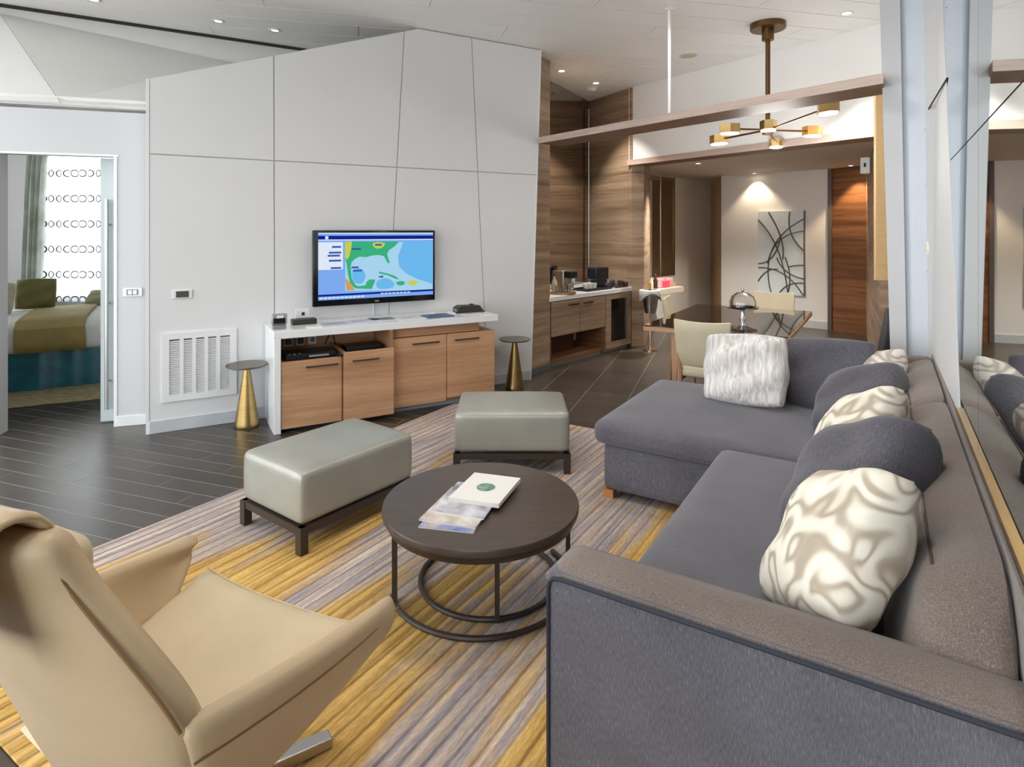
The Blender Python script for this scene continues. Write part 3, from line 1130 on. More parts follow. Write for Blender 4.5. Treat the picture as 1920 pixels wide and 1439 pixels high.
M().box(0.0, 0.02, -0.018, -0.003, 0.0, 2.72).build('edge_strip', STEEL, bm_)
M().box(ml * 0.86, ml * 0.97, -0.014, -0.004, 0.0, 2.6).build('mirror_pane', MIRROR_D, bm_)
M().box(ml * 0.97, ml * 0.99, -0.02, -0.003, 0.0, 2.6).build('edge_strip', STEEL, bm_)

# alcove walls
struct(M().prism([(1.80, 8.29), (2.385, 10.57), (2.25, 10.65), (1.7, 8.5)], 0, 2.62).build('wall_alcove_return', WALNUT, smooth=0))
struct(M().prism([(2.385, 10.57), (4.06, 12.30), (3.95, 12.45), (2.28, 10.70)], 0, 2.62).build('wall_alcove_left', W_PAINT, smooth=0))
struct(M().prism([(4.06, 12.30), (3.82, 11.0), (3.95, 11.15), (4.3, 12.5)], 0, 2.62).build('wall_alcove_nib', mat('warm_lit_tan', (196, 164, 126), rough=0.6), smooth=0))  # tan puts the warm light on this return into the wall colour
BW0 = (3.82, 11.0)
BWA = math.atan2(-0.695, 0.719)
bw = M().box(0.0, 1.80, 0.0, 0.15, 0, 2.62).build('wall_alcove_back', W_PAINT, loc=(BW0[0], BW0[1], 0), rz=BWA, smooth=0)
struct(bw)
struct(M().box(0.0, 1.80, -0.015, 0, 0, 0.12).build('baseboard_alcove', mat('baseboard_grey', (198, 202, 206)), loc=(BW0[0], BW0[1], 0), rz=BWA))
struct(M().box(1.80, 1.86, -0.03, 0.15, 0, 2.62).build('trim_4', mat('bronze_trim', (96, 84, 80), rough=0.4), loc=(BW0[0], BW0[1], 0), rz=BWA))
struct(M().prism([(5.14, 9.73), (5.42, 9.22), (6.2, 9.5), (5.6, 10.2)], 0, 2.62).build('wall_alcove_wood', WALNUT_D, smooth=0))
struct(M().prism([(5.42, 9.22), (3.52, 5.76), (3.75, 5.70), (5.9, 9.3)], 0, 2.62).build('wall_dining_right', WALNUT, smooth=0))
struct(M().prism([(2.64, 4.05), (3.62, 5.62), (3.9, 5.6), (2.95, 4.0)], 0, 3.57).build('wall_dining_near', mat('cool_shaded_white', (206, 212, 220)), smooth=0))
struct(M().box(-4.5, 6.5, 13.1, 13.3, 0, 3.6).build('wall_lightblock_north', W_PAINT, smooth=0))  # unseen outer shell, this and the next three walls, added to stop light leaks
struct(M().box(6.4, 6.6, 3.0, 13.3, 0, 3.6).build('wall_lightblock_east', W_PAINT, smooth=0))
struct(M().prism([(-4.5, 9.0), (-4.3, 9.0), (-3.9, 13.2), (-4.5, 13.2)], 0, 3.6).build('wall_lightblock_west', W_PAINT, smooth=0))
struct(M().prism([(2.9, 4.0), (6.5, 2.9), (6.5, 3.1), (2.95, 4.2)], 0, 3.6).build('wall_lightblock_southeast', W_PAINT, smooth=0))

am = thing('alcove_mirror', 'smoked wall mirror with centre divider above the vanity shelf in the alcove', 'mirror', (2.385, 10.57, 0.78), math.atan2(1.73, 1.675))
for x0, x1 in ((0.02, 0.40), (0.43, 0.86)):
    M().box(x0, x1, -0.014, -0.002, 0.0, 1.80).build('mirror_pane', MIRROR_D, am)
M().box(0.40, 0.43, -0.02, -0.002, 0.0, 1.80).build('divider', STEEL, am)
M().box(0.86, 0.89, -0.03, -0.002, 0.0, 1.80).build('edge_strip', BRASS_D, am)

vs_ = thing('vanity_shelf', 'thick pale stone vanity shelf under the alcove mirror', 'shelf', (2.06, 9.24, 0.58), math.atan2(0.72, 0.695))
M().prism([(0.22, 0.0), (1.18, 0.0), (1.18, 0.66), (0.85, 0.66)], 0.0, 0.09).build('slab', mat('pale_stone', (206, 196, 182), rough=0.4, noise=0.03), vs_, bevel=0.004)
M().box(0.9, 1.1, 0.60, 0.68, -0.12, 0.0).build('bracket', W_PAINT, vs_)

# artwork
art = thing('wall_art', 'pale blue panel with crossing curved bronze lines on the alcove wall', 'artwork', (BW0[0] + 0.684 * math.cos(BWA), BW0[1] + 0.684 * math.sin(BWA), 0.52), BWA)
aw, ah = 0.767, 1.415
M().box(0, aw, -0.045, -0.002, 0, ah).build('canvas', mat('ice_blue_canvas', (226, 238, 243), rough=0.6, noise=0.03, scale=9), art)
LINE = mat('bronze_line', (104, 92, 78), rough=0.45, metal=0.4)


def qb(p0, p1, p2, n=14):
    return [((1 - t) ** 2 * p0[0] + 2 * t * (1 - t) * p1[0] + t * t * p2[0], (1 - t) ** 2 * p0[1] + 2 * t * (1 - t) * p1[1] + t * t * p2[1]) for t in [i / n for i in range(n + 1)]]


for p in (((0.0, 0.90), (0.55, 0.62), (0.66, 0.0)), ((0.24, 0.99), (0.62, 0.66), (0.55, 0.42)), ((0.0, 0.36), (0.40, 0.36), (0.52, 0.72)),
          ((0.98, 0.90), (0.0, 0.62), (0.30, 0.0)), ((0.98, 0.76), (0.34, 0.72), (0.22, 0.36)), ((0.70, 0.99), (0.60, 0.72), (0.99, 0.53)),
          ((0.42, 0.44), (0.55, 0.24), (0.99, 0.20)), ((0.0, 0.31), (0.62, 0.34), (0.97, 0.01)), ((0.0, 0.14), (0.2, 0.32), (0.45, 0.30)),
          ((0.46, 0.0), (0.62, 0.16), (0.99, 0.15)), ((0.64, 0.0), (0.78, 0.2), (0.60, 0.45)), ((0.66, 0.33), (0.8, 0.36), (0.99, 0.36))):
    pts = [(max(0.01, min(0.99, x)) * aw, -0.048, max(0.01, min(0.99, z)) * ah) for x, z in qb(*p)]
    M().tube(pts, 0.011, 6).build('curved_line', LINE, art)
M().box(aw - 0.012, aw, -0.05, -0.001, 0, ah).build('edge_strip', LINE, art)

# hung light wood panel and speaker box near the column
o = thing('hanging_panel', 'pale straw textured panel hung behind the white column', 'panel', (3.02, 5.0, 1.19), R(-8))
M().box(0.0, 0.22, 0.0, 0.04, 0.0, 1.54).build('board', mat('straw_weave', (226, 190, 136), rough=0.6, noise=0.05, scale=1, stretch=(4, 4, 60), bump=0.3, bscale=1, bstretch=(10, 10, 120)), o)
o = thing('wall_speaker', 'small white sensor box high on the wooden jamb of the alcove', 'speaker', (4.38, 7.42, 2.30), R(-50))
M().box(-0.055, 0.055, -0.09, 0.02, 0.0, 0.20).build('housing', W_TRIM, o, bevel=0.008)
M().box(-0.012, 0.012, -0.096, -0.09, 0.08, 0.13).build('lens', BLACK, o)


# ==================================================================== RECESSED LIGHTS
RING = mat('light_ring', (214, 212, 206), rough=0.4)
LENS = glow('lamp_lens', (255, 236, 200), 12.0)
LENS_OFF = mat('lamp_lens_dim', (236, 236, 232), rough=0.4, emit=(255, 250, 240), estr=0.6)


def downlight(label, x, y, z, on=True, power=0.0, size=60, blend=0.5, col=(1.0, 0.72, 0.42), soft=0.03):
    t = thing('recessed_light', label, 'ceiling light', (x, y, z), 0, 'recessed ceiling lights')
    M().lathe([(0.032, -0.002), (0.050, -0.010), (0.056, -0.006), (0.056, 0.0)], seg=24).build('ring', RING, t)
    M().lathe([(0.0, -0.004), (0.036, -0.004), (0.036, -0.001), (0.0, -0.001)], seg=20).build('lens', LENS if on else LENS_OFF, t)
    if power:
        l = bpy.data.lights.new('downlight_beam', 'SPOT')
        l.energy = power
        l.color = col
        l.spot_size = R(size)
        l.spot_blend = blend
        l.shadow_soft_size = soft
        lo = bpy.data.objects.new('downlight_beam', l)
        COL.objects.link(lo)
        lo.parent = t
        lo.location = (0, 0, -0.03)


downlight('unlit recessed ceiling light above the soffit, left of the other', -2.76, 5.66, 3.572, False)
downlight('unlit recessed ceiling light above the soffit, right of the other', -2.33, 5.92, 3.572, False)
downlight('unlit recessed ceiling light at the top edge of the photo', -3.57, 5.14, 3.572, False)
downlight('lit ceiling light left of the two above the coffee bar', 0.61, 7.42, 3.572, True, 95, 85, 0.5, (1.0, 0.93, 0.84))
downlight('lit ceiling light nearest the smoke detector above the coffee bar', 1.12, 8.03, 3.572, True, 95, 85, 0.5, (1.0, 0.93, 0.84))
downlight('lit recessed ceiling light between the chandelier and the column', 3.03, 5.455, 3.572, True, 130, 80, 0.5, (1.0, 0.93, 0.84))
downlight('lit alcove light that washes the white wall beside the artwork', 4.20, 10.44, 2.60, True, 26, 95, 0.5, (1.0, 0.78, 0.54))
downlight('lit alcove light above the dark wooden panel', 5.17, 9.20, 2.60, True, 45, 90, 0.4)
downlight('lit alcove light nearest the vanity shelf mirror', 2.75, 8.9, 2.60, True, 230, 125, 0.8, (1.0, 0.93, 0.84))
NEUTRAL = (1.0, 0.97, 0.93)
for lb, x, y, pw in (('lit recessed ceiling light over the sofa seat', *OA(-0.55, 2.35), 36), ('lit recessed ceiling light over the chaise', *OA(-0.9, 3.85), 34), ('lit recessed ceiling light over the armchair', -0.95, 1.55, 34),
                 ('lit recessed ceiling light over the coffee table', -0.2, 2.9, 26), ('lit recessed ceiling light over the angled ottoman', -1.5, 3.6, 10), ('lit recessed ceiling light in front of the television', -0.6, 4.5, 8),
                 ('lit recessed ceiling light over the left floor by the bedroom door', -2.9, 3.2, 14), ('lit recessed ceiling light between chaise and dining table', *OA(-1.5, 5.0), 20)):
    downlight(lb, x, y, 3.572, True, pw, 150, 0.9, NEUTRAL, 0.12)
o = thing('smoke_detector', 'white domed smoke detector on the ceiling above the coffee bar', 'smoke detector', (1.10, 8.32, 3.572))
M().lathe([(0.0, -0.045), (0.045, -0.042), (0.07, -0.02), (0.075, 0.0)], seg=24).build('dome', W_TRIM, o)
M().lathe([(0.085, -0.008), (0.085, 0.0), (0.0, 0.0)], seg=24).build('base_ring', RING, o)
o = thing('ceiling_speaker', 'flat beige round speaker cover on the ceiling left of the chandelier', 'speaker', (1.98, 6.77, 3.572))
M().lathe([(0.0, -0.012), (0.085, -0.010), (0.095, 0.0)], seg=28).build('cover', mat('beige_grille', (196, 186, 164), rough=0.6), o)
M().lathe([(0.095, -0.006), (0.105, -0.004), (0.105, 0.0), (0.095, 0.0)], seg=28).build('rim', RING, o)

# ==================================================================== CHANDELIER
ch = thing('chandelier', 'bronze chandelier with six brass lamp heads on spread arms', 'chandelier', (2.437, 5.74, 3.572))
M().lathe([(0.0, -0.055), (0.155, -0.055), (0.16, -0.05), (0.16, 0.0)], seg=40).build('canopy', BRASS_D, ch)
M().lathe([(0.0, -0.16), (0.05, -0.16), (0.055, -0.155), (0.055, -0.055)], seg=24).build('collar', BRASS_D, ch)
M().tube([(0, 0, -0.15), (0, 0, -0.98)], 0.022, 14).build('stem', BRASS_D, ch)
M().lathe([(0.0, -1.06), (0.05, -1.055), (0.055, -0.99), (0.03, -0.96), (0.0, -0.955)], seg=20).build('hub', BRASS_D, ch)
DIFF = glow('lamp_diffuser', (255, 232, 190), 6.0)
for i, (dx, dy, dz) in enumerate(((0.06, -0.98, -1.0), (0.43, 0.80, -1.02), (0.50, 0.15, -1.0), (-0.33, 0.09, -0.985), (-0.30, 0.48, -1.03), (-0.03, -0.08, -0.985))):
    if i != 5:
        M().tube([(0, 0, -1.01), (dx, dy, dz)], 0.010, 8).build('arm', BRASS_D, ch)
    an = math.atan2(dy, dx)
    hx = [(0.105 * math.cos(R(k * 60 + 30)), 0.075 * math.sin(R(k * 60 + 30))) for k in range(6)]
    hd = M().prism(hx, 0.0, 0.085).build('lamp_head', BRASS_L, ch, loc=(dx, dy, dz - 0.04), rz=an)
    M().prism([(x * 0.88, y * 0.88) for x, y in hx], -0.012, 0.001).build('diffuser', DIFF, hd)
l = bpy.data.lights.new('chandelier_glow', 'POINT')
l.energy = 15
l.color = (1.0, 0.97, 0.93)
l.shadow_soft_size = 0.25
lo = bpy.data.objects.new('chandelier_glow', l)
COL.objects.link(lo)
lo.parent = ch
lo.location = (0.05, 0, -1.35)

# ==================================================================== COFFEE BAR
BR0 = (0.445, 6.985)
BRA = math.atan2(8.26 - 6.985, 1.64 - 0.445)
brl = math.hypot(1.195, 1.275)


def BRP(x, y):
    c, s = math.cos(BRA), math.sin(BRA)
    return (BR0[0] + x * c - y * s, BR0[1] + x * s + y * c)


o = M().prism([(0.43, 6.96), (1.66, 8.27), (1.60, 8.36), (1.15, 9.14), (0.47, 7.88)], 0.775, 0.83).build('bar_countertop', MARBLE, bevel=0.003)
tag(o, 'pale stone countertop of the coffee bar between the wooden pilasters', 'countertop')
cb = thing('bar_cabinet', 'walnut bar cabinet with two flap doors and open niche below', 'cabinet', (*BR0, 0), BRA)
M().box(0.02, 1.12, 0.40, 0.42, 0.06, 0.775).box(0.02, 0.04, 0.02, 0.40, 0.06, 0.775).box(1.08, 1.12, 0.02, 0.40, 0.06, 0.775).box(0.04, 1.08, 0.02, 0.40, 0.06, 0.09).box(0.04, 1.08, 0.02, 0.4, 0.36, 0.38).build('carcass', WALNUT_D, cb)
for x0, x1, hx0 in ((0.022, 0.57, 0.34), (0.578, 1.118, 0.64)):
    d = M().box(x0, x1, 0.0, 0.02, 0.36, 0.765).build('door', WALNUT, cb, bevel=0.002)
    M().box(hx0, hx0 + 0.20, -0.012, 0.0, 0.70, 0.715).build('handle', BRASS_D, d)
M().box(0.06, 0.75, 0.24, 0.27, 0.092, 0.33).build('grille', mat('red_brown_grille', (78, 40, 26), rough=0.6), cb)
M().box(0.0, 1.1, 0.05, 0.38, 0.0, 0.06).build('plinth', mat('plinth_steel', (176, 180, 184), rough=0.3, metal=0.7), cb)
so_ = M().box(0.90, 1.0, 0.385, 0.40, 0.16, 0.26).build('socket', W_TRIM, cb)
fg = thing('wine_fridge', 'small glass-door drinks fridge built into the right of the bar', 'fridge', (*BRP(1.13, 0.0), 0), BRA)
M().box(0.0, 0.60, 0.02, 0.45, 0.06, 0.775).build('body', WALNUT_D, fg)
d = M().box(0.0, 0.12, 0.0, 0.02, 0.06, 0.765).box(0.48, 0.60, 0.0, 0.02, 0.06, 0.765).box(0.12, 0.48, 0.0, 0.02, 0.06, 0.14).box(0.12, 0.48, 0.0, 0.02, 0.70, 0.765).build('door', WALNUT, fg)
M().box(0.12, 0.48, 0.008, 0.014, 0.14, 0.70).build('pane', BLACKG, d)
M().box(0.48, 0.50, -0.012, 0.0, 0.14, 0.70).build('handle', STEEL, d)
M().box(0.0, 0.6, 0.06, 0.40, 0.0, 0.06).build('plinth', MATS['plinth_steel'], fg)


def bottle(label, x, y, z, h, r, material, cap=None, group=None, cat='bottle'):
    t = thing('bottle', label, cat, (x, y, z), 0, group)
    M().lathe([(r * 0.95, 0.0), (r, 0.01), (r, h * 0.55), (r * 0.35, h * 0.75), (r * 0.32, h * 0.9), (0, h * 0.9)], seg=14).build('body', material, t)
    M().lathe([(r * 0.38, h * 0.88), (r * 0.38, h), (0, h)], seg=12).build('cap', cap or BLACK, t)
    return t


def cup(label, x, y, z, h, r, material, group):
    o = M().lathe([(0, 0), (r * 0.75, 0), (r, h), (r * 0.92, h), (r * 0.7, 0.006), (0, 0.006)], seg=16).build('cup', material, loc=(x, y, z))
    return tag(o, label, 'cup', group)


ZB = 0.83
cm = thing('coffee_machine', 'silver and black coffee machine at the left of the bar counter', 'coffee machine', (0.74, 7.70, ZB), BRA)
M().box(-0.11, 0.11, 0.02, 0.2, 0.0, 0.26).build('body', STEEL, cm, bevel=0.01)
M().box(-0.10, 0.03, -0.10, 0.02, 0.17, 0.255).build('brew_head', BLACK, cm, bevel=0.008)
M().box(-0.10, 0.10, -0.10, 0.02, 0.0, 0.03).build('drip_tray', CHROME, cm)
M().box(0.04, 0.10, -0.005, 0.02, 0.1, 0.25).build('side_panel', W_TRIM, cm)
M().lathe([(0.03, 0.0), (0.035, 0.07), (0.0, 0.07)], (-0.04, -0.05, 0.03), 12).build('milk_jug', CHROME, cm)
cm = thing('espresso_machine', 'dark blue-black espresso machine near the bar corner', 'coffee machine', (1.26, 8.36, ZB), BRA)
M().box(-0.15, 0.15, 0.0, 0.16, 0.09, 0.26).build('body', mat('blueblack', (24, 28, 40), rough=0.25), cm, bevel=0.015)
M().box(-0.06, 0.10, 0.0, 0.16, 0.0, 0.09).build('stand', BLACK, cm)
M().box(-0.12, 0.12, -0.08, 0.0, 0.0, 0.02).build('drip_tray', CHROME, cm)
ty = thing('bar_tray', 'low black serving tray in the middle of the bar counter', 'tray', (1.07, 7.86, ZB), BRA)
M().box(-0.26, 0.26, -0.09, 0.12, 0.0, 0.012).build('base', BLACK, ty)
M().box(-0.27, 0.27, -0.10, -0.09, 0.0, 0.035).box(-0.27, 0.27, 0.12, 0.13, 0, 0.035).box(-0.27, -0.26, -0.1, 0.13, 0, 0.035).box(0.26, 0.27, -0.1, 0.13, 0, 0.035).build('rim', BLACK, ty)
PORC = mat('white_porcelain', (238, 236, 232), rough=0.25)
for i, (x, y) in enumerate(((0.945, 7.74), (1.01, 7.81), (1.075, 7.88), (0.96, 7.81), (1.025, 7.89))):
    cup('white porcelain cup standing on the black bar tray', x, y, ZB + 0.012, 0.075, 0.038, PORC, 'cups on the bar tray')
GLASSY = mat('clear_tumbler', (232, 222, 212), rough=0.05, trans=0.85, alpha=1.0)
gt = thing('glass_tray', 'round rose tray of tumblers at the left end of the bar', 'tray', (0.625, 7.36, ZB), BRA)
M().lathe([(0.0, 0.0), (0.15, 0.0), (0.16, 0.016), (0.15, 0.016), (0.145, 0.006), (0.0, 0.006)], seg=28).build('plate', mat('rose_tray', (186, 156, 132), rough=0.3, metal=0.5), gt)
M().lathe([(0.155, 0.012), (0.163, 0.018), (0.155, 0.022)], seg=28).build('rim', BRASS_L, gt)
for x, y in ((0.56, 7.34), (0.63, 7.31), (0.70, 7.38), (0.63, 7.42)):
    cup('clear glass tumbler on the round rose tray', x, y, ZB + 0.006, 0.10, 0.034, GLASSY, 'tumblers on the bar')
bottle('tall pale water bottle at the left end of the bar', 0.53, 7.55, ZB, 0.23, 0.035, mat('pale_glass', (214, 200, 180), rough=0.15))
for i, (x, y, c) in enumerate(((1.30, 8.14, (70, 66, 90)), (1.37, 8.24, (40, 36, 44)), (1.41, 8.12, (60, 50, 52)), (1.48, 8.22, (52, 30, 24)), (1.55, 8.26, (58, 34, 26)))):
    o = M().rbox(-0.045, 0.045, -0.03, 0.03, 0, 0.075 + 0.02 * (i % 2), 0.02, 4).build('snack_packet', mat('packet_%d' % i, c, rough=0.4), loc=(x, y, ZB), rz=BRA + 0.3 * i)
    tag(o, ['violet grey snack packet', 'charcoal snack packet', 'taupe snack packet', 'dark brown snack packet', 'red-brown snack packet'][i] + ' at the right end of the bar counter', 'packet', 'snack packets on the bar')
# vanity shelf items
def VSP(x, y):
    a = math.atan2(0.72, 0.695)
    return (2.06 + x * math.cos(a) - y * math.sin(a), 9.24 + x * math.sin(a) + y * math.cos(a))


bottle('clear dispenser bottle on the vanity shelf nearest the pilaster', *VSP(0.36, 0.13), 0.67, 0.22, 0.035, mat('pale_glass', (214, 200, 180)), STEEL)
bottle('dark dispenser bottle on the vanity shelf beside the clear one', *VSP(0.50, 0.14), 0.67, 0.24, 0.035, mat('dark_bottle', (60, 50, 40), rough=0.2), STEEL)
bx = thing('gift_box', 'pink and white wrapped gift basket on the vanity shelf', 'basket', (*VSP(0.80, 0.22), 0.67), math.atan2(0.72, 0.695))
M().rbox(-0.24, 0.24, -0.10, 0.10, 0, 0.15, 0.02, 4).build('wrap', mat('pink_wrap', (226, 196, 200), rough=0.3, rgb2=(190, 90, 100), scale=14), bx)
M().rbox(-0.10, 0.10, -0.125, -0.09, 0.0, 0.11, 0.015, 4).build('ribbon', mat('pink_ribbon', (224, 70, 96), rough=0.4), bx)
o = M().lathe([(0, 0), (0.05, 0), (0.07, 0.05), (0.06, 0.05), (0.045, 0.01), (0, 0.01)], seg=18).build('bowl', mat('olive_bowl', (176, 166, 110), rough=0.4), loc=(*VSP(1.10, 0.16), 0.67))
tag(o, 'small olive bowl near the right end of the vanity shelf', 'bowl')

# champagne bucket stand
ib = thing('champagne_bucket', 'chrome champagne bucket on a tall stand with white napkin', 'ice bucket', (1.85, 8.07, 0), 0)
M().lathe([(0.0, 0.0), (0.10, 0.0), (0.10, 0.012), (0.03, 0.03), (0.012, 0.06), (0.012, 0.50), (0.0, 0.50)], seg=24).build('stand', mat('copper_chrome', (206, 176, 160), rough=0.2, metal=1.0), ib)
M().lathe([(0.0, 0.50), (0.075, 0.50), (0.095, 0.60), (0.12, 0.79), (0.128, 0.80), (0.118, 0.80), (0.09, 0.62), (0.0, 0.55)], seg=28).build('bucket', CHROME, ib)
nk = M()
vv, ff = [], []
for i in range(25):
    a = 2 * math.pi * i / 24
    r0 = 0.137 + 0.006 * math.sin(5 * a)
    dz = 0.09 + 0.06 * math.cos(2 * a)
    vv += [(0.10 * math.cos(a), 0.10 * math.sin(a), 0.812), (r0 * math.cos(a), r0 * math.sin(a), 0.806), (1.12 * r0 * math.cos(a), 1.12 * r0 * math.sin(a), 0.80 - dz)]
for i in range(24):
    ff += [(3 * i, 3 * i + 1, 3 * i + 4, 3 * i + 3), (3 * i + 1, 3 * i + 2, 3 * i + 5, 3 * i + 4)]
o = nk.add(vv, ff).build('napkin', mat('white_linen', (232, 232, 228)), ib)
sm = o.modifiers.new('thick', 'SOLIDIFY')
sm.thickness = 0.006
bt = thing('champagne_bottle', 'gold-foiled bottle neck rising out of the chrome bucket', 'bottle', (1.84, 8.07, 0.60), 0)
M().lathe([(0.04, 0.0), (0.04, 0.14), (0.018, 0.22), (0.016, 0.26), (0, 0.26)], seg=14).build('body', mat('green_bottle', (30, 44, 30), rough=0.15), bt)
M().lathe([(0.019, 0.21), (0.020, 0.30), (0.0, 0.305)], seg=14).build('foil', mat('gold_foil', (226, 170, 90), rough=0.3, metal=0.8), bt)

# ==================================================================== DINING SET
tb = thing('dining_table', 'dark glossy rectangular dining table with pale wood edge', 'table', (*OA(-1.26, 6.17), 0), SA)
tw, tl = 0.60, 0.92
GLOSS = mat('smoked_glass_top', (58, 46, 38), rough=0.04, spec=0.9, coat=1.0, noise=0.04)
M().box(-tw + 0.006, tw - 0.006, -tl + 0.006, tl - 0.006, 0.738, 0.75).build('glass_top', GLOSS, tb)
M().box(-tw, tw, -tl, tl, 0.70, 0.7375).build('wood_edge', CHAIRWOOD, tb, bevel=0.003)
for sx in (-1, 1):
    for sy in (-1, 1):
        x, y = sx * (tw - 0.26), sy * (tl - 0.10)
        M().prism([(x - 0.018, y - 0.018), (x + 0.018, y - 0.018), (x + 0.018, y + 0.018), (x - 0.018, y + 0.018)], 0, 0.70, top=[(x - 0.028, y - 0.028), (x + 0.028, y - 0.028), (x + 0.028, y + 0.028), (x - 0.028, y + 0.028)]).build('leg', CHAIRWOOD, tb)
M().box(-tw + 0.24, tw - 0.24, -tl + 0.12, tl - 0.12, 0.65, 0.70).build('apron', DARKWOOD, tb)


def dining_chair(label, lea, legm, hgt=0.87, w=0.44):
    t = thing('dining_chair', label, 'chair', (0, 0, 0), 0, 'chairs around the dining table')
    M().rbox(-w / 2, w / 2, -0.22, 0.24, 0.39, 0.475, 0.035, 8, 0.015).build('seat', lea, t)
    vv, ff = [], []
    n, k = 8, 10
    for side in (0, 1):
        for j in range(k + 1):
            v = j / k
            z = 0.49 + (hgt - 0.49) * v
            for i in range(n + 1):
                u = -1 + 2 * i / n
                x = u * (w / 2 + 0.005) * (0.94 + 0.06 * v)
                y = -0.20 - 0.09 * v - 0.03 * (1 - u * u) + side * -0.045 * (1 - 0.5 * abs(2 * v - 1) ** 4)
                zz = z + (0.012 * (u * u) if j == k else 0)
                vv.append((x, y, zz))
    m = (n + 1) * (k + 1)
    for s in (0, 1):
        for j in range(k):
            for i in range(n):
                a = s * m + j * (n + 1) + i
                q = (a, a + 1, a + n + 2, a + n + 1)
                ff.append(q if s else q[::-1])
    for i in range(n):
        ff.append((i, i + 1, m + i + 1, m + i))
        b = k * (n + 1)
        ff.append((b + i + 1, b + i, m + b + i, m + b + i + 1))
    for j in range(k):
        a = j * (n + 1)
        ff.append((a + n + 1, a, m + a, m + a + n + 1))
        a += n
        ff.append((a, a + n + 1, m + a + n + 1, m + a))
    M().add(vv, ff).build('backrest', lea, t, bevel=0.008, smooth=50)
    for sx in (-1, 1):
        x = sx * (w / 2 - 0.02)
        M().tube([(x, -0.26, 0.62), (x, -0.215, 0.42), (x, -0.25, 0.0)], [0.018, 0.022, 0.014], 8).build('leg', legm, t)
        M().tube([(x, 0.20, 0.42), (x, 0.21, 0.0)], [0.022, 0.014], 8).build('leg', legm, t)
        M().box(x - 0.012, x + 0.012, -0.21, 0.2, 0.36, 0.40).build('seat_rail', legm, t)
    return t


c0 = dining_chair('cream leather dining chair with its back to the sofa chaise', CHAIRLEA, CHAIRWOOD)
c0.location = (*OA(-1.25, 5.20), 0)
c0.rotation_euler = (0, 0, SA)
c1 = copy_tree(c0)
c1['label'] = 'tan leather dining chair at the left side of the table below the vanity shelf'
c1.location = (*OA(-1.72, 6.50), 0)
c1.rotation_euler = (0, 0, SA - R(80))
c2 = copy_tree(c0)
c2['label'] = 'cream dining chair at the far end of the table behind the cake dome'
c2.location = (*OA(-1.12, 7.37), 0)
c2.rotation_euler = (0, 0, SA + R(180))
c3 = dining_chair('dark-backed dining chair on the right, beside the white column', mat('charcoal_leather', (84, 80, 80), rough=0.35), mat('pewter_leg', (170, 178, 186), rough=0.3, metal=0.6), 1.02, 0.46)
c3.location = (*OA(-0.27, 5.50), 0)
c3.rotation_euler = (0, 0, SA + R(84))

CLEAR = mat('clear_glass', (245, 245, 245), rough=0.02, trans=1.0, noise=0.0)
ck = thing('cake_stand', 'silver pedestal cake stand with glass dome on the dining table', 'cake stand', (1.99, 5.20, 0.75))
M().lathe([(0.0, 0.0), (0.115, 0.0), (0.12, 0.012), (0.08, 0.02), (0.03, 0.035), (0.018, 0.06), (0.03, 0.09), (0.018, 0.12), (0.02, 0.165), (0.06, 0.178), (0.0, 0.178)], seg=32).build('pedestal', CHROME, ck)
M().lathe([(0.0, 0.178), (0.125, 0.182), (0.135, 0.195), (0.125, 0.192), (0.0, 0.186)], seg=36).build('plate', CHROME, ck)
M().lathe([(0.108, 0.193), (0.108, 0.24), (0.09, 0.285), (0.05, 0.315), (0.0, 0.322), (0.0, 0.318), (0.048, 0.311), (0.087, 0.282), (0.104, 0.24), (0.104, 0.193)], seg=36).build('dome', CLEAR, ck)
M().lathe([(0.0, 0.318), (0.008, 0.325), (0.014, 0.34), (0.008, 0.355), (0.0, 0.358)], seg=14).build('knob', CHROME, ck)

# ==================================================================== TV + CONSOLE
tv = thing('television', 'flat wall television showing a blue weather map', 'television', (*TVP(1.215, -0.10), 0.932), TVA)
tw_, th2 = 1.145, 0.672
M().box(0, tw_, 0.0, 0.045, 0, th2).build('housing', BLACKG, tv, bevel=0.006)
M().box(0.3, 0.85, 0.045, 0.10, 0.15, 0.5).build('wall_bracket', BLACK, tv)


